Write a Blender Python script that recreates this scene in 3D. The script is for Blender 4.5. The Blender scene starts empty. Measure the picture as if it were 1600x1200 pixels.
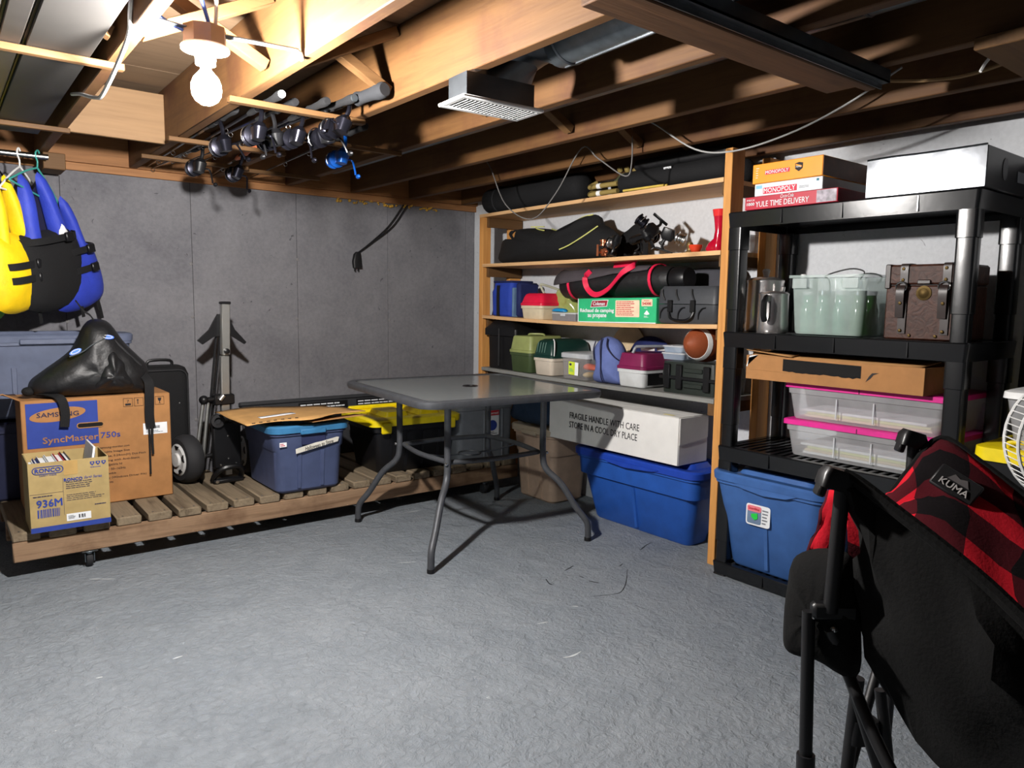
import bpy, bmesh, math, random
from mathutils import Vector, Matrix, noise
random.seed(7)
C = bpy.context.scene
COL = C.collection
PI = math.pi

# ---------------------------------------------------------------- camera, world, exposure
cam_d = bpy.data.cameras.new('camera'); cam = bpy.data.objects.new('camera', cam_d); COL.objects.link(cam)
cam_d.sensor_fit = 'HORIZONTAL'; cam_d.sensor_width = 36.0; cam_d.lens = 25.821; cam_d.clip_start = .02
def cam_matrix(yaw, pitch, roll, loc):
    cy, sy = math.cos(yaw), math.sin(yaw); f0 = Vector((sy, cy, 0)); r0 = Vector((cy, -sy, 0)); u0 = Vector((0, 0, 1))
    cp, sp = math.cos(pitch), math.sin(pitch); f = f0*cp - u0*sp; u = f0*sp + u0*cp
    cr, sr = math.cos(roll), math.sin(roll); r = r0*cr + u*sr; u2 = u*cr - r0*sr
    return Matrix(((r.x, u2.x, -f.x, loc[0]), (r.y, u2.y, -f.y, loc[1]), (r.z, u2.z, -f.z, loc[2]), (0, 0, 0, 1)))
cam.matrix_world = cam_matrix(math.radians(38.252), math.radians(6.399), math.radians(.802), (0, 0, 1.154))
C.camera = cam
W = bpy.data.worlds.new('world'); C.world = W; W.use_nodes = True
W.node_tree.nodes['Background'].inputs[0].default_value = (.92, .96, 1.0, 1)
W.node_tree.nodes['Background'].inputs[1].default_value = .025
C.view_settings.view_transform = 'Standard'; C.view_settings.look = 'None'
C.view_settings.gamma = 1.0; C.view_settings.use_curve_mapping = False
C.view_settings.exposure = .95
BULB_POWER = 2080.0      # emission strength of the glowing bulb glass

# ---------------------------------------------------------------- materials
def S(r, g, b):
    f = lambda c: (c/255/12.92) if c/255 <= .04045 else ((c/255+.055)/1.055)**2.4
    return (f(r), f(g), f(b), 1)
def mul(c, k): return (min(1, c[0]*k), min(1, c[1]*k), min(1, c[2]*k), 1)
class NT:
    def __init__(s, name):
        s.m = bpy.data.materials.new(name); s.m.use_nodes = True; s.t = s.m.node_tree
        s.p = s.t.nodes['Principled BSDF']; s.out = s.t.nodes['Material Output']
    def n(s, typ, **kw):
        o = s.t.nodes.new(typ)
        for k, v in kw.items():
            if k.startswith('i_'):
                key = k[2:]; o.inputs[int(key) if key.isdigit() else key].default_value = v
            else: setattr(o, k, v)
        return o
    def l(s, a, b): s.t.links.new(a, b)
    def coords(s, scale=(1, 1, 1), rand=True, src='Object'):
        tc = s.n('ShaderNodeTexCoord'); mp = s.n('ShaderNodeMapping'); mp.inputs['Scale'].default_value = scale
        if rand:
            oi = s.n('ShaderNodeObjectInfo'); mm = s.n('ShaderNodeMath', operation='MULTIPLY', i_1=31.7); s.l(oi.outputs['Random'], mm.inputs[0])
            ad = s.n('ShaderNodeVectorMath', operation='ADD'); s.l(tc.outputs[src], ad.inputs[0]); s.l(mm.outputs[0], ad.inputs[1]); s.l(ad.outputs[0], mp.inputs[0])
        else: s.l(tc.outputs[src], mp.inputs[0])
        return mp.outputs[0]
    def noise(s, vec, scale, detail=3, rough=.55, dist=0):
        o = s.n('ShaderNodeTexNoise'); o.inputs['Scale'].default_value = scale; o.inputs['Detail'].default_value = detail
        o.inputs['Roughness'].default_value = rough; o.inputs['Distortion'].default_value = dist; s.l(vec, o.inputs['Vector']); return o.outputs['Fac']
    def ramp(s, fac, stops):
        o = s.n('ShaderNodeValToRGB'); e = o.color_ramp.elements
        while len(e) < len(stops): e.new(.5)
        for i, (p, c) in enumerate(stops): e[i].position = p; e[i].color = c
        s.l(fac, o.inputs[0]); return o.outputs[0]
    def mix(s, fac, a, b, mode='MIX'):
        o = s.n('ShaderNodeMix', data_type='RGBA', blend_type=mode)
        for idx, v in ((0, fac), (6, a), (7, b)):
            if hasattr(v, 'links') or hasattr(v, 'is_linked'): s.l(v, o.inputs[idx])
            else: o.inputs[idx].default_value = v
        return o.outputs[2]
    def bump(s, h, strength, dist=.01):
        b = s.n('ShaderNodeBump'); b.inputs['Strength'].default_value = strength; b.inputs['Distance'].default_value = dist
        s.l(h, b.inputs['Height']); s.l(b.outputs[0], s.p.inputs['Normal']); return b
MATS = {}
def mat(name, col, rough=.6, metal=0., var=.12, scale=14., bump=0., bscale=60., spec=.4, coat=0.):
    if name in MATS: return MATS[name]
    k = NT(name); v = k.coords()
    f = k.noise(v, scale)
    k.l(k.ramp(f, [(.3, mul(col, 1-var)), (.7, mul(col, 1+var))]), k.p.inputs['Base Color'])
    k.p.inputs['Roughness'].default_value = rough; k.p.inputs['Metallic'].default_value = metal
    k.p.inputs['Specular IOR Level'].default_value = spec; k.p.inputs['Coat Weight'].default_value = coat
    if bump: k.bump(k.noise(v, bscale, 4), bump, .004)
    MATS[name] = k.m; return k.m
def wood(name, c1, c2, axis=1, rough=.65, grain=26., knots=.5, dirt=None):
    k = NT(name); sc = [1, 1, 1]; sc[axis] = .06
    v = k.coords(tuple(sc)); f = k.noise(v, grain, 5, .6, .6); f2 = k.noise(v, grain*4, 3, .5, .2)
    base = k.ramp(f, [(.25, c2), (.5, c1), (.75, mul(c1, 1.12))])
    base = k.mix(.25, base, k.ramp(f2, [(.35, c2), (.65, c1)]))
    sk = [5.5, 5.5, 5.5]; sk[axis] = 2.2
    vk = k.coords(tuple(sk)); vo = k.n('ShaderNodeTexVoronoi'); k.l(vk, vo.inputs['Vector']); vo.inputs['Scale'].default_value = 1.0
    kn = k.ramp(vo.outputs['Distance'], [(.03, (knots, knots, knots, 1)), (.12, (0, 0, 0, 1))])
    base = k.mix(kn, base, mul(c2, .45))
    if dirt:
        vd = k.coords((1, 1, 1)); fd = k.noise(vd, 3.2, 5, .65); base = k.mix(k.ramp(fd, [(.48, (0, 0, 0, 1)), (.68, (.75, .75, .75, 1))]), base, dirt)
    k.l(base, k.p.inputs['Base Color']); k.p.inputs['Roughness'].default_value = rough; k.p.inputs['Specular IOR Level'].default_value = .3
    k.bump(f2, .25, .002); MATS[name] = k.m; return k.m
def frost(name, col, alpha=.5, rough=.3, spec=.5):
    k = NT(name); k.p.inputs['Base Color'].default_value = col; k.p.inputs['Roughness'].default_value = rough; k.p.inputs['Specular IOR Level'].default_value = spec
    tr = k.n('ShaderNodeBsdfTransparent'); mx = k.n('ShaderNodeMixShader'); tr.inputs[0].default_value = (.93, .95, .96, 1)
    v = k.coords(); f = k.ramp(k.noise(v, 9, 3), [(.2, (alpha*.8,)*3+(1,)), (.8, (min(1, alpha*1.2),)*3+(1,))])
    k.l(f, mx.inputs[0]); k.l(tr.outputs[0], mx.inputs[1]); k.l(k.p.outputs[0], mx.inputs[2]); k.l(mx.outputs[0], k.out.inputs[0])
    MATS[name] = k.m; return k.m

def m_floor():
    k = NT('painted_concrete_floor'); v = k.coords(rand=False)
    big = k.noise(v, 1.3, 4, .6); fine = k.noise(v, 38, 5, .65, .8); mid = k.noise(v, 7, 5, .6, .5)
    base = k.ramp(big, [(.3, S(122, 130, 138)), (.7, S(136, 142, 148))])
    base = k.mix(.35, base, k.ramp(mid, [(.3, S(114, 120, 126)), (.7, S(146, 151, 156))]))
    chips = k.ramp(k.noise(v, 30, 3, .55, 1.6), [(.72, (0, 0, 0, 1)), (.76, (1, 1, 1, 1))])
    gate = k.ramp(k.noise(v, 2.6, 3), [(.5, (0, 0, 0, 1)), (.62, (1, 1, 1, 1))])
    cm = k.n('ShaderNodeMath', operation='MULTIPLY'); k.l(chips, cm.inputs[0]); k.l(gate, cm.inputs[1])
    base = k.mix(cm.outputs[0], base, S(206, 210, 212))
    v2 = k.coords((1, .45, 1), rand=False); dk = k.ramp(k.noise(v2, 17, 4, .6, 2.2), [(.715, (0, 0, 0, 1)), (.745, (1, 1, 1, 1))])
    dm = k.n('ShaderNodeMath', operation='MULTIPLY'); k.l(dk, dm.inputs[0]); g2 = k.ramp(k.noise(v, 1.9, 2), [(.45, (0, 0, 0, 1)), (.6, (.8, .8, .8, 1))]); k.l(g2, dm.inputs[1])
    base = k.mix(dm.outputs[0], base, S(66, 70, 76))
    k.l(base, k.p.inputs['Base Color'])
    k.l(k.ramp(mid, [(.3, (.55,)*3+(1,)), (.7, (.72,)*3+(1,))]), k.p.inputs['Roughness']); k.p.inputs['Specular IOR Level'].default_value = .28
    sm = k.n('ShaderNodeMath', operation='MULTIPLY_ADD', i_1=1.6); k.l(mid, sm.inputs[0]); k.l(fine, sm.inputs[2]); k.bump(sm.outputs[0], .9, .014)
    MATS['floor'] = k.m; return k.m
def m_concrete(name, a, b):
    k = NT(name); v = k.coords(rand=False)
    f = k.noise(v, 2.2, 6, .65, .3); g = k.noise(v, 60, 4, .6)
    base = k.ramp(f, [(.3, a), (.7, b)]); base = k.mix(.2, base, k.ramp(g, [(.35, mul(a, .8)), (.65, mul(b, 1.1))]))
    pit = k.ramp(k.noise(v, 21, 3, .5, 1.5), [(.705, (0, 0, 0, 1)), (.745, (.7, .7, .7, 1))]); base = k.mix(pit, base, mul(a, .42))
    pale = k.ramp(k.noise(v, 12, 4, .6, 1.2), [(.70, (0, 0, 0, 1)), (.78, (.3, .3, .3, 1))]); base = k.mix(pale, base, mul(b, 1.7))
    k.l(base, k.p.inputs['Base Color']); k.p.inputs['Roughness'].default_value = .88; k.p.inputs['Specular IOR Level'].default_value = .25
    k.bump(g, .35, .004); MATS[name] = k.m; return k.m
def m_plaid():
    k = NT('red_black_plaid_fleece'); tc = k.n('ShaderNodeTexCoord'); sp = k.n('ShaderNodeSeparateXYZ'); k.l(tc.outputs['UV'], sp.inputs[0])
    outs = []
    for ax in (0, 1):
        a = k.n('ShaderNodeMath', operation='MULTIPLY', i_1=2.6); k.l(sp.outputs[ax], a.inputs[0])
        b = k.n('ShaderNodeMath', operation='FRACT'); k.l(a.outputs[0], b.inputs[0])
        c = k.n('ShaderNodeMath', operation='GREATER_THAN', i_1=.42); k.l(b.outputs[0], c.inputs[0]); outs.append(c.outputs[0])
    s = k.n('ShaderNodeMath', operation='ADD'); k.l(outs[0], s.inputs[0]); k.l(outs[1], s.inputs[1])
    h = k.n('ShaderNodeMath', operation='MULTIPLY', i_1=.5); k.l(s.outputs[0], h.inputs[0])
    k.l(k.ramp(h.outputs[0], [(.1, S(180, 20, 36)), (.5, S(62, 7, 16)), (.9, S(8, 4, 6))]), k.p.inputs['Base Color'])
    k.p.inputs['Roughness'].default_value = .95; k.p.inputs['Specular IOR Level'].default_value = .15
    k.bump(k.noise(k.coords(), 160, 3), .25, .003); MATS['plaid'] = k.m; return k.m
def m_emit(name, col, st):
    k = NT(name); k.p.inputs['Emission Color'].default_value = col; k.p.inputs['Emission Strength'].default_value = st; k.p.inputs['Base Color'].default_value = (.9, .9, .9, 1); return k.m
def m_tableglass():
    k = NT('pebbled_table_glass'); v = k.coords(); f = k.noise(v, 55, 4, .6, .4)
    k.p.inputs['Base Color'].default_value = S(116, 120, 120); k.p.inputs['Roughness'].default_value = .14; k.p.inputs['Specular IOR Level'].default_value = .9
    b = k.bump(f, .12, .004)
    tr = k.n('ShaderNodeBsdfTransparent'); tr.inputs[0].default_value = (.84, .87, .87, 1); mx = k.n('ShaderNodeMixShader'); lw = k.n('ShaderNodeLayerWeight'); lw.inputs[0].default_value = .5; k.l(k.ramp(lw.outputs['Facing'], [(.35, (.30,)*3+(1,)), (.88, (.92,)*3+(1,))]), mx.inputs[0])
    k.l(tr.outputs[0], mx.inputs[1]); k.l(k.p.outputs[0], mx.inputs[2]); k.l(mx.outputs[0], k.out.inputs[0]); return k.m
def m_foil():
    k = NT('silver_foil_card'); v = k.coords(); f = k.noise(v, 9, 3, .5, .4)
    k.p.inputs['Base Color'].default_value = S(92, 94, 97); k.p.inputs['Metallic'].default_value = 1.0; k.p.inputs['Roughness'].default_value = .27; k.bump(f, .16, .004); return k.m

M_FLOOR = m_floor(); M_WALL = m_concrete('grey_concrete', S(98, 97, 102), S(128, 127, 130)); M_WHITE = m_concrete('white_painted_wall', S(198, 200, 204), S(208, 210, 213))
M_PLAID = m_plaid(); M_GLASS = m_tableglass(); M_FOIL = m_foil()
JW1, JW2 = S(96, 66, 36), S(74, 47, 24)
W_JY = wood('joist_pine', JW1, JW2, 1, dirt=S(70, 38, 24)); W_JX = wood('batten_pine', S(98, 70, 41), S(78, 53, 28), 0)
W_PLY = wood('subfloor_plywood', S(108, 88, 68), S(84, 66, 50), 0, knots=.35)
W_SH = wood('shelf_board_pine', S(214, 172, 124), S(182, 134, 86), 1); W_POST = wood('post_pine', S(206, 148, 82), S(176, 112, 54), 2)
W_PAL = wood('pallet_front_pine', S(150, 122, 96), S(94, 68, 48), 0, .9, dirt=S(92, 66, 48)); W_SLAT = wood('weathered_slat', S(132, 117, 96), S(72, 60, 46), 1, .9)
W_DARK = wood('dark_brown_board', S(96, 66, 42), S(66, 44, 28), 0); W_GREY = wood('grey_painted_shelf', S(132, 132, 128), S(108, 107, 104), 1)  # W_DARK: plain dark brown wood for the cross boards
M_BLKP = mat('black_plastic', S(17, 17, 19), .38, bump=.1); M_BLKM = mat('black_matte_metal', S(19, 19, 21), .5); M_BLKF = mat('black_fabric', S(14, 14, 16), .85, bump=.5, bscale=220)
M_NYLON = mat('black_shiny_nylon', S(19, 19, 21), .5, bump=.9, bscale=26, spec=.6)
M_RUB = mat('dark_rubber', S(38, 38, 40), .75); M_CHROME = mat('bright_steel', S(190, 190, 188), .25, 1.0, .05); M_ALU = mat('brushed_aluminium', S(176, 176, 172), .38, .85, .05)
M_GALV = mat('galvanised_steel', S(120, 128, 134), .36, .9, .22, 18); M_DUCT = mat('dark_duct_steel', S(92, 96, 100), .38, .9, .25, 9)
M_PATIO = mat('charcoal_powder_coat', S(74, 76, 80), .5, .3, .15, 30); M_WPL = mat('white_plastic', S(226, 226, 224), .4); M_PORC = mat('white_porcelain', S(236, 234, 228), .25)
M_CARD = mat('brown_cardboard', S(164, 116, 70), .85, bump=.15, bscale=30); M_CARDD = mat('raw_cardboard', S(166, 122, 76), .9); M_CARD2 = mat('tan_carton', S(166, 144, 96), .85); M_WCARD = mat('white_carton', S(222, 220, 216), .8, bump=.2, bscale=12, var=.04)
M_INK = mat('black_ink', S(30, 28, 30), .7); M_BLUEINK = mat('blue_ink', S(40, 62, 142), .7); M_NAVYINK = mat('navy_ink', S(38, 38, 70), .7); M_RED = mat('red_print', S(190, 34, 50), .55); M_PAPER = mat('white_paper', S(228, 230, 232), .7, var=.04)
M_LID = mat('steel_blue_lid', S(58, 118, 162), .4); M_TOTE = mat('slate_blue_tote', S(70, 80, 112), .5); M_BTOTE = mat('royal_blue_tote', S(36, 84, 168), .42); M_BLID = mat('royal_blue_lid', S(30, 66, 168), .4); M_RTOTE = mat('denim_blue_tote', S(60, 98, 158), .42); M_GTOTE = mat('grey_blue_tote', S(92, 100, 122), .5)
M_YEL = mat('yellow_plastic', S(240, 214, 20), .35); M_GREYT = mat('grey_plastic', S(126, 130, 136), .45); M_TAN = mat('taupe_plastic', S(196, 168, 146), .5); M_TANL = mat('taupe_lid', S(180, 164, 142), .5)
M_PINK = mat('magenta_plastic', S(216, 44, 140), .4); M_CLEAR = frost('clear_milky_plastic', S(206, 206, 208), .42); M_CLEAR2 = frost('clear_tub_plastic', S(196, 206, 202), .38); M_CLID = frost('clear_lid', S(216, 218, 222), .62)

# ---------------------------------------------------------------- geometry helpers
def frame(d):
    d = Vector(d).normalized(); a = Vector((0, 0, 1)) if abs(d.z) < .9 else Vector((1, 0, 0))
    x = a.cross(d).normalized(); return x, d.cross(x), d
def smooth_path(pts, n=6, closed=False):
    pts = [Vector(p) for p in pts]; out = []; N = len(pts)
    rng = range(N) if closed else range(N-1)
    for i in rng:
        g = lambda j: pts[j % N] if closed else pts[max(0, min(N-1, j))]
        p0, p1, p2, p3 = g(i-1), g(i), g(i+1), g(i+2)
        for k in range(n):
            t = k/n; out.append(.5*((2*p1)+(p2-p0)*t+(2*p0-5*p1+4*p2-p3)*t*t+(3*p1-p0-3*p2+p3)*t**3))
    if not closed: out.append(pts[-1])
    return out
class MB:
    def __init__(s): s.v = []; s.f = []; s.uv = None
    def add(s, vs, fs, M=None):
        o = len(s.v); s.v += [(M @ Vector(p)) if M else Vector(p) for p in vs]; s.f += [tuple(i+o for i in f) for f in fs]; return s
    def box(s, x0, x1, y0, y1, z0, z1, b=0., M=None):
        bm = bmesh.new(); bmesh.ops.create_cube(bm, size=1)
        for v in bm.verts: v.co = Vector((x0+(v.co.x+.5)*(x1-x0), y0+(v.co.y+.5)*(y1-y0), z0+(v.co.z+.5)*(z1-z0)))
        if b: bmesh.ops.bevel(bm, geom=bm.edges[:], offset=min(b, .45*min(abs(x1-x0), abs(y1-y0), abs(z1-z0))), segments=1, affect='EDGES')
        bm.verts.index_update(); s.add([v.co.copy() for v in bm.verts], [[v.index for v in f.verts] for f in bm.faces], M); bm.free(); return s
    def tube(s, pts, r, n=8, closed=False, M=None):
        pts = [Vector(p) for p in pts]; N = len(pts); vs = []; fs = []; rs = r if isinstance(r, (list, tuple)) else [r]*N
        px = None
        for i, p in enumerate(pts):
            t = (pts[(i+1) % N]-pts[i-1]) if closed else (pts[min(N-1, i+1)]-pts[max(0, i-1)])
            x, y, d = frame(t)
            if px is not None:
                q = px - d*px.dot(d)
                if q.length > 1e-6: x = q.normalized(); y = d.cross(x)
            px = x
            for k in range(n): a = 2*PI*k/n; vs.append(p+(x*math.cos(a)+y*math.sin(a))*rs[i])
        for i in range(N if closed else N-1):
            for k in range(n): fs.append((i*n+k, i*n+(k+1) % n, ((i+1) % N)*n+(k+1) % n, ((i+1) % N)*n+k))
        if not closed: fs += [tuple(range(n))[::-1], tuple((N-1)*n+k for k in range(n))]
        return s.add(vs, fs, M)
    def strap(s, pts, w, side, th=.003, M=None):
        pts = [Vector(p) for p in pts]; side = Vector(side).normalized(); vs = []; fs = []; N = len(pts)
        for i, p in enumerate(pts):
            t = (pts[min(N-1, i+1)]-pts[max(0, i-1)]).normalized(); nn = t.cross(side)
            nn = nn.normalized() if nn.length > 1e-6 else Vector((0, 0, 1)); sd = nn.cross(t).normalized()
            for a, b in ((-1, -1), (1, -1), (1, 1), (-1, 1)): vs.append(p+sd*(a*w/2)+nn*(b*th/2))
        for i in range(N-1):
            for k in range(4): fs.append((i*4+k, i*4+(k+1) % 4, i*4+4+(k+1) % 4, i*4+4+k))
        fs += [(3, 2, 1, 0), tuple((N-1)*4+k for k in range(4))]
        return s.add(vs, fs, M)
    def lathe(s, prof, c=(0, 0, 0), d=(0, 0, 1), n=20, M=None, sx=1, sy=1):
        x, y, z = frame(d); c = Vector(c); vs = []; fs = []
        for r, h in prof:
            for k in range(n): a = 2*PI*k/n; vs.append(c+z*h+(x*math.cos(a)*sx+y*math.sin(a)*sy)*max(r, 1e-5))
        for i in range(len(prof)-1):
            for k in range(n): fs.append((i*n+k, i*n+(k+1) % n, (i+1)*n+(k+1) % n, (i+1)*n+k))
        fs += [tuple(range(n))[::-1], tuple((len(prof)-1)*n+k for k in range(n))]
        return s.add(vs, fs, M)
    def cyl(s, a, b, r, n=12, r2=None, M=None):
        a, b = Vector(a), Vector(b); return s.lathe([(r, 0), (r if r2 is None else r2, (b-a).length)], a, b-a, n, M)
    def ball(s, c, r, n=14, sx=1, sy=1, sz=1, M=None):
        return s.lathe([(r*math.sin(PI*i/8), -r*sz*math.cos(PI*i/8)) for i in range(9)], c, (0, 0, 1), n, M, sx, sy)
    def prism(s, poly, y0, y1, M=None):          # outline in x,z pushed along y
        n = len(poly); vs = [(x, y0, z) for x, z in poly]+[(x, y1, z) for x, z in poly]
        return s.add(vs, [tuple(range(n)), tuple(range(2*n-1, n-1, -1))]+[(i, n+i, n+(i+1) % n, (i+1) % n) for i in range(n)], M)
    def rloft(s, secs, seg=4, M=None, cap=(True, True)):   # secs: (z, x0, x1, y0, y1, r)
        vs = []; fs = []; n = 4*(seg+1)
        for z, x0, x1, y0, y1, r in secs:
            r = min(r, .49*(x1-x0), .49*(y1-y0))
            for cx, cy, a0 in ((x1-r, y1-r, 0), (x0+r, y1-r, PI/2), (x0+r, y0+r, PI), (x1-r, y0+r, 1.5*PI)):
                for k in range(seg+1): a = a0+PI/2*k/seg; vs.append((cx+r*math.cos(a), cy+r*math.sin(a), z))
        for i in range(len(secs)-1):
            for k in range(n): fs.append((i*n+k, i*n+(k+1) % n, (i+1)*n+(k+1) % n, (i+1)*n+k))
        if cap[0]: fs.append(tuple(range(n))[::-1])
        if cap[1]: fs.append(tuple((len(secs)-1)*n+k for k in range(n)))
        return s.add(vs, fs, M)
    def inflate(s, outline, yf, yb, rings=7, K=56, amp=0., fs_=9., seed=0, power=2.2, M=None, cen=None):
        # pillow from an outline in x,z: front bulges to -yf, back to +yb
        o = smooth_path([(x, 0, z) for x, z in outline], 5, True); L = [0]
        for i in range(len(o)): L.append(L[-1]+(o[(i+1) % len(o)]-o[i]).length)
        pts = []
        for k in range(K):
            t = L[-1]*k/K; i = max(j for j in range(len(o)) if L[j] <= t); u = (t-L[i])/max(1e-9, L[i+1]-L[i]); pts.append(o[i].lerp(o[(i+1) % len(o)], u))
        c = Vector((cen[0], 0, cen[1])) if cen else sum(pts, Vector())/K
        vs = []; fs = []
        def ring(t, sgn, D):
            h = D*(max(0, 1-t**power))**.5
            for p in pts:
                q = c+(p-c)*t; nz = noise.noise(Vector((q.x*fs_+seed, q.z*fs_, seed*1.7+sgn)))*amp*(1-t*.5) if t < 1 else 0
                vs.append((q.x, sgn*(h+nz), q.z))
        ts = [1-(i/rings)**1.3 for i in range(rings)]
        for t in ts: ring(t, -1, yf)
        nf = len(ts)
        for i in range(nf-1):
            for k in range(K): fs.append((i*K+k, (i+1)*K+k, (i+1)*K+(k+1) % K, i*K+(k+1) % K))
        vs.append((c.x, -yf, c.z)); ci = len(vs)-1
        for k in range(K): fs.append(((nf-1)*K+k, ci, (nf-1)*K+(k+1) % K))
        b0 = len(vs)
        for t in ts[1:]: ring(t, 1, yb)
        rows = [0]+[b0+i*K for i in range(nf-1)]
        for a, b in zip(rows, rows[1:]):
            for k in range(K): fs.append((a+(k+1) % K, b+(k+1) % K, b+k, a+k))
        vs.append((c.x, yb, c.z)); ci = len(vs)-1
        for k in range(K): fs.append((rows[-1]+(k+1) % K, ci, rows[-1]+k))
        return s.add(vs, fs, M)
    def sheet(s, rows, M=None, uvs=1.):                    # rows of points -> grid with uv
        n = len(rows[0]); vs = [p for r in rows for p in r]; fs = []
        for i in range(len(rows)-1):
            for k in range(n-1): fs.append((i*n+k, i*n+k+1, (i+1)*n+k+1, (i+1)*n+k))
        s.uv = [(uvs*k/(n-1), uvs*i/(len(rows)-1)) for i in range(len(rows)) for k in range(n)]
        return s.add(vs, fs, M)
    def build(s, name, m, parent=None, ang=38, kind=None, label=None, solid=0, mesh_only=False):
        me = bpy.data.meshes.new(name); me.from_pydata([tuple(v) for v in s.v], [], s.f)
        bm = bmesh.new(); bm.from_mesh(me); bmesh.ops.recalc_face_normals(bm, faces=bm.faces[:]); bm.to_mesh(me); bm.free()
        for p in me.polygons: p.use_smooth = True
        me.set_sharp_from_angle(angle=math.radians(ang))
        if s.uv:
            ul = me.uv_layers.new(name='uv')
            for lp in me.loops: ul.data[lp.index].uv = s.uv[lp.vertex_index]
        me.materials.append(m)
        if mesh_only: return me
        return put(name, me, parent, kind, label, solid)
def put(name, me, parent=None, kind=None, label=None, solid=0, loc=None):
    o = bpy.data.objects.new(name, me); COL.objects.link(o)
    if parent: o.parent = parent
    if kind: o['kind'] = kind
    if label: o['label'] = label
    if loc: o.location = loc
    if solid: q = o.modifiers.new('thickness', 'SOLIDIFY'); q.thickness = solid; q.offset = 0
    return o
def thing(name, label, cat, loc=(0, 0, 0), rz=0, group=None):
    o = bpy.data.objects.new(name, None); COL.objects.link(o); o.empty_display_size = .05
    o.location = loc; o.rotation_euler = (0, 0, math.radians(rz)); o['label'] = label; o['category'] = cat
    if group: o['group'] = group
    return o
def rthing(name, label, cat, x, ya, yb, z, group=None, skew=0):   # front towards -X (faces the room from the white wall)
    return thing(name, label, cat, (x, (ya+yb)/2, z), -90+skew, group)
def tag(o, label, cat, group=None):
    o['label'] = label; o['category'] = cat
    if group: o['group'] = group
    return o
def copy_tree(o, parent=None):
    c = o.copy(); COL.objects.link(c)
    if parent: c.parent = parent
    for ch in [q for q in KIDS.get(o.name, [])]: copy_tree(ch, c)
    return c
KIDS = {}
def remember(root):
    def walk(o):
        KIDS[o.name] = [q for q in bpy.data.objects if q.parent == o]
        for q in KIDS[o.name]: walk(q)
    walk(root)
def struct(name, mb, m, parent=None, **kw):
    return mb.build(name, m, parent, kind=None if parent else 'structure', **kw)
FONT_CACHE = {}
def text(parent, body, x, z, w, h, m, y=-.0015, name='lettering', ang=0, shear=0, M=None, anchor='c', bold=0):
    cu = bpy.data.curves.new('text', 'FONT'); cu.body = body; cu.size = 1; cu.extrude = .006; cu.resolution_u = 2; cu.shear = shear; cu.offset = 0; cu.align_x = 'CENTER'
    ob = bpy.data.objects.new('text', cu); COL.objects.link(ob); dg = bpy.context.evaluated_depsgraph_get()
    me = bpy.data.meshes.new_from_object(ob.evaluated_get(dg)); bpy.data.objects.remove(ob); bpy.data.curves.remove(cu)
    xs = [v.co.x for v in me.vertices]; ys = [v.co.y for v in me.vertices]
    cx, cy, dx, dy = (min(xs)+max(xs))/2, (min(ys)+max(ys))/2, max(xs)-min(xs), max(ys)-min(ys)
    ca, sa = math.cos(ang), math.sin(ang)
    for v in me.vertices:
        px, pz = (v.co.x-cx)*w/dx, (v.co.y-cy)*h/dy
        p = Vector((x+px*ca-pz*sa, y-(.0008 if v.co.z > 0 else 0), z+px*sa+pz*ca)); v.co = M @ p if M else p
    if bold:      # thicken strokes: shifted copies of the glyph faces
        u = min(w/dx, h/dy)*bold*.8; vv = [v.co.copy() for v in me.vertices]; ff = [tuple(p.vertices) for p in me.polygons]; nv = []; nf = []
        for q, (ax, az) in enumerate(((-u, 0), (u, 0), (0, u), (0, -u))):
            d = Vector((ax, -.0003*q, az)); d = M.to_3x3() @ d if M else d; o = len(nv); nv += [tuple(v+d) for v in vv]; nf += [tuple(i+o for i in f) for f in ff]
        me = bpy.data.meshes.new(name); me.from_pydata(nv, [], nf)
    me.materials.clear(); me.materials.append(m); me.name = name
    return put(name, me, parent)
def rows_of_text(parent, x0, x1, z0, z1, n, m, y=-.0015, name='fine_print', seed=1, fill=.55, M=None):
    r = random.Random(seed); mb = MB(); h = (z1-z0)/n
    for i in range(n):
        x = x0; end = x0+(x1-x0)*r.uniform(.62, 1); zc = z1-(i+.5)*h
        while x < end-.004: w = r.uniform(.006, .02)*(x1-x0)/.12; w = min(w, end-x); mb.box(x, x+w*.85, y-.0006, y, zc-h*fill/2*.8, zc+h*fill/2*.8, M=M); x += w
    return mb.build(name, m, parent)
def barcode(parent, x0, x1, z0, z1, m, y=-.0015, seed=2):
    r = random.Random(seed); mb = MB(); x = x0
    while x < x1: w = r.uniform(.0015, .005); mb.box(x, min(x1, x+w), y-.0006, y, z0, z1); x += w+r.uniform(.0015, .004)
    return mb.build('barcode', m, parent)
def patch(parent, name, poly, m, y=-.001, th=.0008, M=None, label=None): return MB().prism(poly, y-th, y, M).build(name, m, parent, label=label)
def rect(x0, x1, z0, z1): return [(x0, z0), (x1, z0), (x1, z1), (x0, z1)]
def rrect(x0, x1, z0, z1, r, n=4):
    out = []
    for cx, cz, a0 in ((x1-r, z1-r, 0), (x0+r, z1-r, PI/2), (x0+r, z0+r, PI), (x1-r, z0+r, 1.5*PI)):
        for k in range(n+1): a = a0+PI/2*k/n; out.append((cx+r*math.cos(a), cz+r*math.sin(a)))
    return out
def ellipse(cx, cz, rx, rz, ang=0, n=28): return [(cx+rx*math.cos(2*PI*k/n)*math.cos(ang)-rz*math.sin(2*PI*k/n)*math.sin(ang), cz+rx*math.cos(2*PI*k/n)*math.sin(ang)+rz*math.sin(2*PI*k/n)*math.cos(ang)) for k in range(n)]
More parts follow.
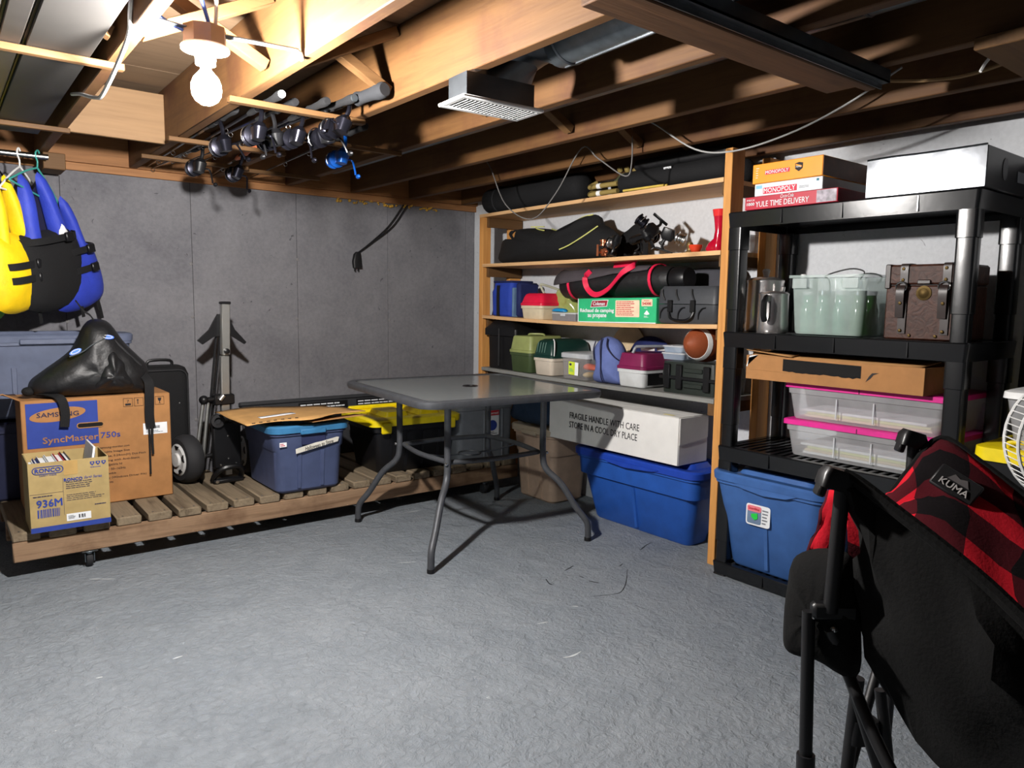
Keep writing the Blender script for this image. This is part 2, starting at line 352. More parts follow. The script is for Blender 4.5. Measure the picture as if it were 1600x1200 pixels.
#@@SETTING
# ---------------------------------------------------------------- the setting
XR, YB, HJ, HT = 3.03, 4.293, 1.808, 2.043
struct('floor', MB().box(-1.7, 3.2, -2.0, 4.45, -.12, 0), M_FLOOR)
wb = struct('wall_back', MB().box(-1.7, 3.2, YB+.004, YB+.16, 0, HT), mat('form_joint_concrete', S(58, 56, 57), .9))
seams = [-1.7, -1.30, -.69, -.08, .53, 1.14, 1.735, 2.345, 2.955, XR]
for a, b in zip(seams, seams[1:]):
    struct('wall_panel', MB().box(a+.0012, b-.0012, YB, YB+.006, 0, HT, .001), M_WALL, wb)
tie = MB().lathe([(.010, 0), (.008, .002), (.004, .003)], (0, 0, 0), (0, -1, 0), 9).build('form_tie', mat('rough_mortar', S(120, 118, 118), .9, bump=.8), None, mesh_only=True)
for x in (.53, 1.14, 1.735, 2.345):
    for z in (.47, 1.05, 1.36): put('form_tie', tie, wb, loc=(x+random.uniform(-.01, .01), YB, z+random.uniform(-.03, .03)))
struct('wall_right', MB().box(XR, XR+.15, -2.0, YB, 0, HT), M_WHITE)
struct('wall_left', MB().box(-1.85, -1.7, -2.0, YB+.1, 0, HT), M_WALL)
struct('sill_plate', MB().box(-1.7, XR, YB-.022, YB-.0005, 1.770, HJ, .002), wood('sill_pine', S(164, 116, 74), S(120, 80, 50), 0), wb)
fm = MB(); rf = random.Random(4)
for i in range(46):
    x = 1.93+rf.random()**.8*.78; fm.ball((x, YB-.008, 1.762+rf.uniform(-.012, .012)), rf.uniform(.006, .015), 7, 1.3, .7, .7)
fm.build('spray_foam', mat('yellow_spray_foam', S(196, 152, 60), .9, var=.25), wb, kind='stuff')
ceil = struct('ceiling', MB().box(-1.85, 3.2, -2.0, 4.45, HT+.02, HT+.06), M_BLKM)
for i in range(6):
    struct('subfloor_panel', MB().box(-1.7, XR, -2.0+i*1.05+.002, -2.0+(i+1)*1.05-.002 if i < 5 else YB, HT, HT+.018), W_PLY, ceil)
JX = [-1.214, -.804, -.394, .016, .426, .836, 1.246, 1.656, 2.066, 2.476, 2.886]
jm = MB().box(0, .038, -2.0, YB-.04, 0, HT-HJ-.0005, .003).build('joist', W_JY, None, mesh_only=True)
for x in JX: put('joist', jm, ceil, loc=(x, 0, HJ))
struct('rim_board', MB().box(-1.7, XR, YB-.038, YB-.0005, HJ+.0005, HT-.0005), wood('rim_pine', S(150, 104, 64), S(110, 72, 42), 0), ceil)
# crossed bridging struts in each joist bay
for a, b in zip(JX, JX[1:]):
    x0, x1 = a+.038, b
    for s, y in ((1, 2.255), (-1, 2.205)):
        z0, z1 = (HJ+.215, HJ+.028) if s > 0 else (HJ+.028, HJ+.215)
        v = Vector((x1-x0, 0, z1-z0)); ang = math.atan2(v.z, v.x); M = Matrix.Translation(((x0+x1)/2, y, (z0+z1)/2)) @ Matrix.Rotation(-ang, 4, 'Y')
        struct('bridging_strut', MB().box(-v.length/2+.012, v.length/2-.012, -.02, .02, -.016, .016, .002, M), W_JX, ceil)
struct('blocking_board', MB().box(.4645, .8355, 3.50, 3.519, HJ+.001, 2.015, .002), wood('blocking_plywood', S(130, 102, 72), S(112, 84, 56), 0, knots=.3), ceil)
# battens nailed under the joists
for x0, x1, y, w in ((.80, 1.285, 2.53, .034), (1.24, 1.68, 2.95, .018), (.80, 1.29, 3.31, .03), (.80, 1.29, 3.80, .02), (1.26, 1.69, 3.85, .018), (-.45, .47, 2.40, .026), (-.45, .47, 3.44, .026)):
    struct('batten', MB().box(x0, x1, y-w/2, y+w/2, HJ-.019, HJ-.0006, .002), W_JX, ceil)
struct('hanging_block', MB().box(.44, .53, 4.05, 4.22, HJ-.075, HJ-.0006, .003), W_JX, ceil)
# dark cross boards and the steel track under the joists
struct('cross_board', MB().box(1.12, 2.12, 1.085, 1.205, HJ-.03, HJ-.0006, .003), W_DARK, ceil)
struct('cross_board', MB().box(1.12, 2.115, 1.055, 1.083, HJ-.05, HJ-.0006, .003), W_DARK, ceil)
struct('steel_track', MB().box(1.12, 2.13, 1.024, 1.05, HJ-.035, HJ-.031).box(1.12, 2.13, 1.024, 1.028, HJ-.035, HJ-.001).box(1.12, 2.13, 1.046, 1.05, HJ-.048, HJ-.031), M_DUCT, ceil)
struct('scrap_board', MB().box(2.03, 2.47, .60, .78, HJ-.032, HJ-.0006, .003), W_JX, ceil)
struct('staple', MB().tube([(2.2, .8, HJ-.002), (2.2, .815, HJ-.02), (2.19, .82, HJ-.04)], .004, 6), M_WPL, ceil)

# ---------------------------------------------------------------- bare bulb on a box between the joists
LX, LY = .579, 2.0
lamp = thing('ceiling_lamp', 'bare glowing bulb in a white porcelain holder on a box between joists', 'lamp', (LX, LY, HJ+.02))
MB().lathe([(.052, -.015), (.052, -.058), (.049, -.059), (.049, -.03), (0, -.03)][:3]+[(.0, -.059)], (0, 0, .012), (0, 0, 1), 8).build('junction_box', mat('painted_steel_box', S(112, 98, 84), .5, .4), lamp)
MB().lathe([(.056, -.048), (.059, -.052), (.057, -.058), (.040, -.063), (.026, -.066), (.024, -.092), (0, -.092)], (0, 0, 0), (0, 0, 1), 28).build('porcelain_holder', M_PORC, lamp)
MB().cyl((0, 0, -.092), (0, 0, -.106), .0135, 14).build('screw_cap', M_CHROME, lamp)
MB().lathe([(.0135, -.105), (.019, -.112), (.029, -.123), (.0355, -.139), (.0365, -.151), (.0345, -.166), (.027, -.179), (.014, -.188), (0, -.190)], (0, 0, 0), (0, 0, 1), 22).build('glass_bulb', m_emit('lit_bulb_glass', (1.0, .965, .93, 1), BULB_POWER), lamp)
hb = MB().strap([(-.113, 0, -.008), (-.06, 0, -.012), (.06, 0, -.012), (.222, 0, -.006), (.240, 0, -.006)], .028, (0, 1, 0), .003).strap([(.236, 0, -.006), (.250, 0, -.012), (.2555, 0, -.03)], .022, (0, 1, 0), .003)
hb.build('hanger_bar', M_GALV, lamp)
for nm, pts, m in (('white_cable', [(.02, -.02, -.01), (.0, -.10, .05), (-.05, -.22, .11), (-.10, -.42, .13), (-.11, -.9, .14)], M_WPL),
                   ('blue_cable', [(.005, -.03, -.01), (-.04, -.10, .045), (-.10, -.2, .07), (-.115, -.4, .06), (-.115, -.9, .06)], mat('blue_cable_jacket', S(60, 96, 190), .5)),
                   ('short_blue_cable', [(-.046, 0, -.02), (-.085, .02, .0), (-.112, .03, .02)], mat('blue_cable_jacket', S(60, 96, 190), .5))):
    MB().tube(smooth_path(pts, 5), .005, 7).build(nm, m, lamp)
def cable(name, label, pts, r, m, n=6, cat='cable'): return tag(MB().tube(smooth_path(pts, n), r, 7).build(name, m), label, cat)
cable('electric_cable', 'white electric cable drooping off the joist beside the lamp', [(.4225, 2.03, 1.90), (.4205, 2.05, 1.84), (.4205, 2.10, 1.786), (.425, 2.45, 1.735), (.430, 2.62, 1.755), (.418, 2.8, 1.80), (.415, 2.95, 1.83)], .006, M_WPL)
cable('electric_cable', 'dark looping cable drooping in front of the wooden shelves', [(2.40, 3.34, 1.93), (2.40, 3.26, 1.87), (2.40, 3.12, 1.66), (2.40, 2.90, 1.568), (2.40, 2.72, 1.68), (2.40, 2.55, 1.862), (2.40, 2.44, 1.80), (2.40, 2.27, 1.702), (2.40, 2.235, 1.76), (2.40, 2.24, 1.90)], .003, mat('grey_cable_jacket', S(104, 102, 100), .5))
cable('electric_cable', 'pale grey cable sagging across the top of the tall shelf post', [(2.40, 2.16, 1.915), (2.40, 2.10, 1.885), (2.40, 1.90, 1.76), (2.40, 1.72, 1.727), (2.40, 1.50, 1.752), (2.40, 1.30, 1.81), (2.40, 1.12, 1.89)], .0033, mat('pale_cable_jacket', S(150, 150, 148), .5))
cable('electric_cable', 'flat beige cable bowed between the joists by the scrap board', [(2.44, 1.35, 1.92), (2.42, 1.15, 1.86), (2.40, .95, 1.825), (2.42, .80, 1.85)], .006, mat('beige_cable_jacket', S(150, 120, 82), .6))
pl = thing('power_plug', 'black plug on a doubled cord hanging down the concrete wall', 'plug', (2.11, 4.262, 1.40))
MB().rloft([(-.05, -.026, .03, -.014, .014, .01), (-.01, -.03, .024, -.016, .016, .01), (.035, -.02, .02, -.015, .015, .01), (.05, -.006, .018, -.01, .01, .006)], 3).build('plug_body', M_BLKM, pl)
MB().box(-.018, -.012, -.003, .003, -.072, -.05).box(.004, .01, -.003, .003, -.07, -.05).build('prong', M_BLKM, pl)
for dx in (0, .028):
    MB().tube(smooth_path([(.008, 0, .045), (.10+dx*.3, 0, .115), (.22+dx, 0, .22), (.31+dx, .0, .335), (.335+dx, 0, .368)], 6), .004, 6).build('cord', M_BLKM, pl)

# ---------------------------------------------------------------- ducts
reg = thing('duct_boot', 'round steel duct ending in a rectangular boot with white louvred register', 'duct', (1.335, 1.808, 1.720), -3)
MB().box(-.118, .118, -.05, .05, .006, .075).build('register_boot', M_DUCT, reg)
fr = MB()
for a in ((-.142, .142, -.072, -.052), (-.142, .142, .052, .072), (-.142, -.122, -.052, .052), (.122, .142, -.052, .052)): fr.box(*a, -.004, .006, .003)
fr.build('register_frame', M_WPL, reg)
MB().box(-.122, .122, -.052, .052, .004, .006).build('register_back', M_BLKM, reg)
lv = MB().box(-.0012, .0012, -.052, .052, -.0045, .0045, 0, Matrix.Rotation(math.radians(40), 4, 'Y')).build('louver', M_WPL, None, mesh_only=True)
for i in range(18): put('louver', lv, reg, loc=(-.112+i*.0132, 0, 0))
# boot: rectangle to round, then elbow and pipe running along the bay
tr = MB(); A = [Vector(p) for p in []]
cx = .152; rect_ring = []; N = 24
for k in range(N):
    a = 2*PI*k/N; c, s_ = math.cos(a), math.sin(a); m_ = max(abs(c)/.118, abs(s_)/.05); rect_ring.append(Vector((c/m_, s_/m_, .075)))
circ = [Vector((.07+.072*math.cos(2*PI*k/N), -.015+.06*math.sin(2*PI*k/N), .125)) for k in range(N)]
circ2 = [Vector((.10+.076*math.cos(2*PI*k/N), -.075+.05*math.sin(2*PI*k/N)*.5, .165+.035*math.sin(2*PI*k/N))) for k in range(N)]
circ3 = [Vector((cx-.02+.076*math.cos(2*PI*k/N), -.16, .18+.076*math.sin(2*PI*k/N))) for k in range(N)]
vs = rect_ring+circ+circ2+circ3; fs = [(i*N+k, i*N+(k+1) % N, (i+1)*N+(k+1) % N, (i+1)*N+k) for i in range(3) for k in range(N)]
tr.add(vs, fs).build('elbow', M_DUCT, reg)
pp = MB().cyl((cx-.02, -.15, .18), (cx-.05, -3.3, .18), .076, 28)
pp.build('round_pipe', M_GALV, reg)
MB().lathe([(.0775, 0), (.080, .004), (.080, .010), (.0775, .014)], (cx-.02, -.19, .18), (0, -1, 0), 28).build('pipe_bead', M_DUCT, reg)
MB().box(-.003, .003, -3.1, 0, -.002, .002, 0, Matrix.Translation((cx-.005, -.16, .105))).build('pipe_seam', M_DUCT, reg)
d2 = thing('duct_pipe', 'second round galvanised duct running between joists beyond the cross boards', 'duct', (1.885, 4.1, 1.948))
MB().cyl((0, 0, 0), (0, -5.6, 0), .07, 26).build('round_pipe', M_GALV, d2)
MB().lathe([(.071, 0), (.073, .004), (.071, .01)], (0, -3.12, 0), (0, -1, 0), 26).build('pipe_bead', M_DUCT, d2)

# worn paint: a curved crack, short scrapes and bare chips in the floor paint
CRK = [[(1.978, 1.996), (2.012, 1.979), (2.062, 1.958), (2.105, 1.951), (2.164, 1.982), (2.233, 2.035), (2.318, 2.111)], [(2.086, 2.261), (2.125, 2.271), (2.16, 2.284)], [(1.958, 2.236), (1.937, 2.19), (1.94, 2.171)], [(2.32, 2.158), (2.355, 2.172)], [(2.096, 2.18), (2.097, 2.152)], [(2.089, 2.114), (2.107, 2.075)], [(2.553, 2.248), (2.633, 2.28), (2.682, 2.291)]]
CHP = [[(1.858, 1.97), (1.874, 1.951)], [(1.555, 1.683), (1.59, 1.674), (1.633, 1.68)], [(1.652, 1.927), (1.692, 1.917)], [(1.548, 2.767), (1.625, 2.731)], [(0.444, 3.34), (0.528, 3.28)], [(0.542, 2.424), (0.573, 2.428)], [(1.996, 3.422), (2.051, 3.413)], [(0.344, 2.431), (0.327, 2.434)]]
M_CRK = mat('dark_crack', S(40, 42, 46), .9); M_CHIP = mat('bare_chip', S(190, 194, 196), .9)
def ribbon(name, pts, w, m):
    P_ = smooth_path([(x, y, 0) for x, y in pts], 5); vs = []; fs = []
    for i, p in enumerate(P_):
        tn = (P_[min(len(P_)-1, i+1)]-P_[max(0, i-1)]).normalized(); sd = Vector((-tn.y, tn.x, 0))*w*(.35+.65*math.sin(PI*(i+.5)/len(P_)))*random.uniform(.6, 1.2)/2
        vs += [(p.x+sd.x, p.y+sd.y, .0008), (p.x-sd.x, p.y-sd.y, .0008)]
    for i in range(len(P_)-1): fs.append((2*i, 2*i+1, 2*i+3, 2*i+2))
    MB().add(vs, fs).build(name, m, bpy.data.objects['floor'])
ribbon('paint_crack', CRK[0], .005, M_CRK)
for c in CRK[1:]: ribbon('paint_scrape', c, .007, M_CRK)
for c in CHP: ribbon('paint_chip', c, .007, M_CHIP)
#@@LEFT
# ---------------------------------------------------------------- overhead: stored trim boards and fishing rods
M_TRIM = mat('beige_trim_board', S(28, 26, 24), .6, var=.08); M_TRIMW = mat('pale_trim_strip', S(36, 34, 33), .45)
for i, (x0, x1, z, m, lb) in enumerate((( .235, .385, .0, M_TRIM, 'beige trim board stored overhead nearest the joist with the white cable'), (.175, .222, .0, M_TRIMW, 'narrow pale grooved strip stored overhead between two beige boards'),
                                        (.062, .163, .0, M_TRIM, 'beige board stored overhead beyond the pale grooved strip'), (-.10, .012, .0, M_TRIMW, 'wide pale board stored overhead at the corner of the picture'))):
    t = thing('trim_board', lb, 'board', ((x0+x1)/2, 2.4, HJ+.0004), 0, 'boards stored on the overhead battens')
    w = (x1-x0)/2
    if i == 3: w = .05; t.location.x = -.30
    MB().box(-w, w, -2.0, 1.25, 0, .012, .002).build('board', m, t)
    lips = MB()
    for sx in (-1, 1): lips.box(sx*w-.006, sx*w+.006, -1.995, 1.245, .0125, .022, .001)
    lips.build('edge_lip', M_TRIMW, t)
M_GRIP = mat('charcoal_foam_grip', S(15, 15, 17), .9, bump=.3, bscale=120); M_ROD = mat('black_rod_blank', S(18, 18, 22), .3, coat=.5); M_REEL = mat('gunmetal_reel', S(34, 34, 42), .28, .8)
M_CORK = mat('pale_cork', S(190, 170, 150), .9)
def spinning_reel(parent, y, m_body, side=1, m_spool=None, k=1.35):
    M = Matrix.Translation((0, y, 0)) @ Matrix.Scale(k, 4)
    r = MB().tube(smooth_path([(0, 0, -.004), (0, -.005, -.03), (0, .01, -.055)], 4), [.006]*8+[.007], 7, M=M).rloft([(-.085, -.014, .014, -.012, .03, .01), (-.055, -.018, .018, -.02, .038, .014), (-.042, -.010, .010, -.01, .03, .008)], 3, M=M)
    rb = r.build('reel_body', m_body, parent)
    MB().lathe([(.012, 0), (.026, .004), (.026, .010), (.019, .013), (.019, .032), (.025, .035), (.025, .041), (.012, .046), (.0, .047)], (0, .040, -.066), (0, 1, 0), 16, M=M).build('spool', m_spool or M_REEL, rb)
    MB().tube([(.028*math.cos(a), .062, -.066+.028*math.sin(a)) for a in [PI*.15+i*PI*.09 for i in range(13)]], .0016, 5, M=M).build('bail_wire', M_CHROME, rb)
    MB().tube(smooth_path([(side*.018, .01, -.068), (side*.034, .01, -.068), (side*.04, -.005, -.095), (side*.043, -.01, -.112)], 4), .003, 6, M=M).ball((side*.052, -.01, -.114), .010, 8, 1.2, .7, .7, M=M).build('crank_handle', m_body, rb)
def fishing_rod(x, y, z, yaw, pitch, label, m_body=M_REEL, m_spool=None, grip=M_GRIP, cap=None, roll=0, group=None, side=1, butt=1., fg=False):
    t = thing('fishing_rod', label, 'fishing rod', (x, y, z), 0, group); t.rotation_euler = (math.radians(pitch), math.radians(roll), math.radians(yaw))
    MB().tube([(0, .02, 0), (0, .5, 0), (0, 1.0, 0), (0, 1.55, 0)], [.0065, .0055, .004, .002], 7).build('rod_blank', M_ROD, t)
    MB().lathe([(.012*butt, 0), (.0145*butt, .006), (.0155*butt, .03), (.012*butt, .07), (.0115*butt, .13), (.014*butt, .155), (.0, .156)], (0, 0, 0), (0, 1, 0), 14).build('grip', grip, t)
    if cap: MB().lathe([(.0, -.004), (.012*butt, -.003), (.013*butt, .002), (.0, .003)], (0, 0, 0), (0, 1, 0), 14).build('butt_cap', cap, t)
    MB().lathe([(.009, 0), (.009, .09), (.0, .091)], (0, .158, 0), (0, 1, 0), 10).build('reel_seat', M_BLKP, t)
    spinning_reel(t, .20, m_body, side=side, m_spool=m_spool)
    MB().lathe([(.011, 0), (.012, .05), (.008, .09), (0, .091)], (0, .25, 0), (0, 1, 0), 10).build('fore_grip', grip, t)
    gd = MB()
    for yy in (.62, .95, 1.25): gd.tube([(.009*math.cos(a), yy, -.012+.009*math.sin(a)) for a in [k*PI/5 for k in range(10)]], .0013, 5, True)
    gd.build('line_guide', M_CHROME, t)
    return t
M_BLUEREEL = mat('bright_blue_reel', S(12, 72, 150), .3, .3); M_ORG = mat('orange_wood_grip', S(196, 104, 60), .5)
GR = 'fishing rods on the overhead battens'
ZR = HJ+.013
fishing_rod(.945, 2.44, ZR, -1, 0, 'fishing rod with a white end cap, first beside the lamp joist', cap=M_WPL, roll=6, group=GR)
fishing_rod(1.02, 2.51, ZR+.002, 2.5, 0, 'black fishing rod with a pale collar between white-capped rod and grey grips', m_body=M_BLKP, roll=-10, group=GR, side=-1)
fishing_rod(1.095, 2.42, ZR, 0, 0, 'fishing rod with a plain grey foam grip, third from the lamp joist', roll=14, group=GR)
fishing_rod(1.155, 2.34, ZR+.004, 4, 0, 'fishing rod with a small pale disc on its grip end', cap=M_GALV, roll=-8, group=GR, m_body=M_BLKP)
fishing_rod(1.205, 2.22, ZR+.016, 7, -1.5, 'fishing rod with the thickest grey butt, sticking out furthest by the joist', grip=mat('grey_foam_grip', S(30, 31, 34), .9), roll=20, group=GR, butt=1.75, side=-1)
fishing_rod(.895, 2.75, ZR+.002, -1, 0, 'fishing rod pushed back along the lamp joist, reel over the wall', roll=-12, group=GR)
fishing_rod(1.00, 3.30, ZR, 3, 0, 'fishing rod lying deepest in the bay near the concrete wall', roll=9, group=GR, m_body=M_BLKP)
fishing_rod(1.17, 3.36, ZR, -5, 0, 'fishing rod with an orange grip near the concrete wall', grip=M_ORG, roll=18, group=GR)
fishing_rod(1.36, 2.66, ZR, -3, 0, 'fishing rod with a bright blue spinning reel, alone in the next joist bay', m_body=M_BLUEREEL, m_spool=M_BLUEREEL, roll=8, group=GR)

# ---------------------------------------------------------------- clothes pole, hangers and life vests
pole = tag(MB().cyl((-.75, 4.0, 1.775), (.455, 4.0, 1.775), .013, 12).build('closet_pole', M_CHROME), 'steel clothes pole under the joists in the far corner', 'pole')
def hanger(name, label, loc, rz, m, w=.19, tilt=0):
    t = thing(name, label, 'hanger', loc, rz); t.rotation_euler[1] = math.radians(tilt)
    MB().tube(smooth_path([(.012, 0, .0), (.016, 0, .012), (.0, 0, .030), (-.017, 0, .015), (-.014, 0, -.005), (0, 0, -.022), (0, 0, -.05)], 5), .0035, 7).build('hook', m, t)
    MB().tube(smooth_path([(0, 0, -.05), (w*.45, 0, -.095), (w, 0, -.165)], 4)+smooth_path([(w, 0, -.17), (0, 0, -.172), (-w, 0, -.17)], 3)+smooth_path([(-w, 0, -.165), (-w*.45, 0, -.095), (0, 0, -.05)], 4), .0042, 7).build('shoulder_bar', m, t)
    return t
M_VBLUE = mat('royal_blue_nylon', S(46, 64, 176), .6, bump=.4, bscale=90); M_VNAVY = mat('navy_nylon', S(26, 26, 56), .7, bump=.4, bscale=90); M_VYEL = mat('yellow_nylon', S(236, 196, 14), .6, bump=.4, bscale=90)
M_VGREY = mat('grey_mesh', S(98, 98, 102), .8); M_GREEN = mat('lime_nylon', S(104, 176, 60), .6); M_TEAL = mat('teal_plastic', S(60, 150, 140), .4)
def vest(label, loc, rz, main, side_m, hem, trim, straps, h=.6, w=.215, tilt=0, white_flash=True):
    t = thing('life_vest', label, 'life vest', loc, rz, 'life vests on the clothes pole'); t.rotation_euler[1] = math.radians(tilt)
    MB().inflate([(-w, -h), (-w*1.02, -h*.55), (-w*.72, -.27), (-w*.62, -.13), (-w*.36, -.01), (0, -.07), (w*.36, -.01), (w*.62, -.13), (w*.72, -.27), (w*1.02, -h*.55), (w, -h), (0, -h-.01)], -.02, .075, amp=.006, seed=2).build('back_panel', side_m, t)
    for s in (-1, 1):
        ol = [(s*.012, -h), (s*w, -h+.01), (s*w*1.03, -h*.58), (s*w*.74, -.28), (s*w*.60, -.13), (s*w*.38, -.0), (s*w*.16, -.02), (s*w*.2, -.16), (s*.04, -h*.52), (s*.012, -h*.62)]
        MB().inflate(ol, .05, .02, amp=.006, seed=5+s).build('front_panel', main, t)
    MB().inflate([(-w*1.0, -h-.01), (w*1.0, -h-.01), (w*1.04, -h*.5), (w*.3, -h*.44), (-w*.3, -h*.44), (-w*1.04, -h*.5)], .074, .0, amp=.004, seed=9).build('lower_panel', hem, t)
    for zz in straps:
        MB().strap(smooth_path([(-w*1.02, .01, zz), (-w*.7, -.066, zz), (0, -.081, zz), (w*.7, -.066, zz), (w*1.02, .01, zz)], 5), .03, (0, 0, 1), .004).build('webbing_strap', M_BLKF, t)
        bk = MB().box(.03, .075, -.096, -.08, zz-.021, zz+.021, .004).build('buckle', M_BLKP, t)
    if white_flash: MB().inflate([(w*.28, -h*.50), (w*.62, -h*.50), (w*.50, -h*.42), (w*.36, -h*.36)], .062, .0, rings=3).build('white_flash', M_WPL, t)
    MB().strap([(w*.6, -.03, -h-.005), (w*.62, -.03, -h-.06), (w*.6, -.032, -h-.11)], .02, (1, 0, 0), .003).build('dangling_strap', M_BLKF, t)
    return t
hanger('clothes_hanger', 'white plastic hanger holding the blue life vest', (.345, 4.0, 1.772), 62, M_WPL)
vest('royal blue and black life vest with white flashes on the white hanger', (.375, 3.955, 1.685), 44, M_VBLUE, M_VNAVY, M_BLKF, M_WPL, (-.28,), h=.565, w=.175, tilt=-13)
hanger('clothes_hanger', 'teal plastic hanger tipped askew behind the blue life vest', (.415, 4.0, 1.772), 55, M_TEAL, tilt=10)
vest('navy life vest with blue chest panels behind the royal blue one', (.478, 4.07, 1.60), 42, M_VBLUE, M_VNAVY, M_VBLUE, M_WPL, (-.24, -.33), h=.49, w=.14, tilt=-15, white_flash=False)
hanger('clothes_hanger', 'black hanger holding the yellow life vest', (.25, 4.0, 1.772), 62, M_BLKP)
vest('yellow life vest with grey mesh and black straps at the end of the pole', (.25, 3.86, 1.65), 52, M_VYEL, M_VGREY, M_VYEL, M_BLKF, (-.37, -.43), h=.54, w=.135, tilt=-10, white_flash=False)
hanger('clothes_hanger', 'grey hanger with the lime green vest', (.05, 4.0, 1.772), 62, M_GALV)
vest('lime green life vest half out of view beside the yellow one', (.12, 3.86, 1.655), 50, M_GREEN, M_BLKF, M_GREEN, M_BLKF, (-.4,), h=.60, w=.18, white_flash=False)

# ---------------------------------------------------------------- pallet on castors
PX0, PX1, PY0, PY1, PZ = .20, 2.80, 3.48, 4.21, .197
pal = thing('rolling_pallet', 'long low wooden slatted pallet on castors along the concrete wall', 'pallet', (PX0, PY0, 0))
for i, y in enumerate((0, .34, .69)):
    MB().box(0, PX1-PX0, y, y+.038, .076, .158, .004).build('side_rail', W_PAL, pal)
sm = MB().box(0, .098, -.002, PY1-PY0, 0, .038, .005).build('slat', W_SLAT, None, mesh_only=True)
SL = [.0, .127, .253, .378, .503, .628, .752, .876, .998, 1.122, 1.246, 1.370, 1.494, 1.618, 1.742, 1.866, 1.99, 2.114, 2.238, 2.362, 2.486]
nail = MB().lathe([(.0045, 0), (.004, .0012), (0, .0014)], (0, 0, 0), (0, 0, 1), 7).build('nail', M_DUCT, None, mesh_only=True)
for i, x in enumerate(SL):
    s_ = put('slat', sm, pal, loc=(x, random.uniform(-.004, .006), .1585)); s_.rotation_euler = (0, 0, math.radians(random.uniform(-.5, .5)))
    for dx in (.022, .074):
        q = put('nail', nail, s_, loc=(dx+random.uniform(-.008, .008), .022, .038))
wheel = MB().lathe([(.018, -.013), (.030, -.012), (.033, -.006), (.033, .006), (.030, .012), (.018, .013)], (0, 0, 0), (1, 0, 0), 20)
for x, y in ((.27, .022), (.27, .64), (2.36, .022), (2.36, .64)):
    ca = MB().box(x-.03, x+.03, y-.03, y+.03, .073, .0757, .002).cyl((x, y, .073), (x, y, .060), .014, 12)
    for s in (-1, 1): ca.prism([(x+s*.017-.0015, .062), (x+s*.017+.0015, .062), (x+s*.017+.0015, .026), (x+s*.017-.0015, .026)], y-.012, y+.026)
    co = ca.build('castor', M_GALV, pal)
    MB().add([v+Vector((x, y+.012, .0332)) for v in wheel.v], wheel.f).build('castor_wheel', M_RUB, co)

# ---------------------------------------------------------------- boxes on the pallet
sam = thing('monitor_box', 'large brown computer monitor carton with blue printed panel', 'box', (.575, 3.765, PZ+.001))
MB().box(-.30, .30, 0, .27, 0, .50, .004).build('carton', M_CARD, sam)
patch(sam, 'printed_panel', rect(-.283, -.008, .288, .486), M_BLUEINK)
patch(sam, 'logo_oval', ellipse(-.163, .432, .108, .030, math.radians(6)), M_CARD, -.002)
text(sam, 'SAMSUNG', -.163, .433, .160, .020, M_NAVYINK, -.003, bold=.02)
text(sam, 'SyncMaster', -.118, .316, .215, .036, M_CARD, -.002, bold=.015); text(sam, '750s', .040, .322, .080, .026, M_BLUEINK, -.001, bold=.015)
M_HOLE = mat('dark_hollow', S(14, 12, 12), .9)
patch(sam, 'hand_hole', rrect(-.092, .013, .363, .385, .011), M_HOLE, -.002)
MB().tube([(x, -.0025, z) for x, z in rrect(-.092, .013, .363, .385, .011)], .0022, 5, True).build('hole_rim', M_CARDD, sam)
txt = ['www.samsung-monitor.com', '17" Viewable Image Size', 'Picture Tube, 0.24mm(H) Dot Pitch', 'Anti coating with Anti-Static', '1280x1024 @65Hz NI', '70kHz, VT : 50~160Hz', 'Mac Compatible', 'Plug & Play (Windows Driver File)', 'requirements']
for i, ln in enumerate(txt):
    wd = .0068*len(ln); text(sam, ln, -.04+wd/2, .262-i*.0205, wd, .012, M_INK, -.001, name='printed_line')
for i, x in enumerate((.118, .164, .208, .254)):
    MB().tube([(px, -.0012, pz) for px, pz in rect(x-.019, x+.019, .446, .484)], .0011, 4, True).build('symbol_frame', M_INK, sam)
patch(sam, 'stacking_symbol', rect(.106, .130, .451, .460), M_INK); text(sam, '7', .118, .470, .008, .013, M_INK, -.001)
patch(sam, 'arrow_symbol', [(.158, .455), (.161, .455), (.161, .472), (.165, .472), (.1595, .479), (.154, .472), (.158, .472)], M_INK)
patch(sam, 'umbrella_symbol', [(.193, .468), (.223, .468), (.218, .474), (.208, .477), (.198, .474)], M_INK); patch(sam, 'umbrella_handle', rect(.2073, .2087, .451, .468), M_INK)
patch(sam, 'glass_symbol', [(.246, .478), (.262, .478), (.260, .466), (.2555, .462), (.2555, .454), (.260, .452), (.248, .452), (.2525, .454), (.2525, .462), (.248, .466)], M_INK)
patch(sam, 'shipping_label', rect(.178, .283, .306, .36), M_PAPER); barcode(sam, .21, .25, .333, .346, M_INK, -.0025); rows_of_text(sam, .19, .27, .312, .326, 2, M_GREYT, -.0025)
MB().sheet([[(-.30+.0*k, .0+.08*k, .501+.001*k) for k in range(4)], [(-.36, .08*k, .535-.01*k) for k in range(4)], [(-.40, .08*k, .515-.012*k) for k in range(4)], [(-.405, .08*k, .488-.012*k) for k in range(4)]]).build('torn_flap', M_CARD, sam, solid=.004)

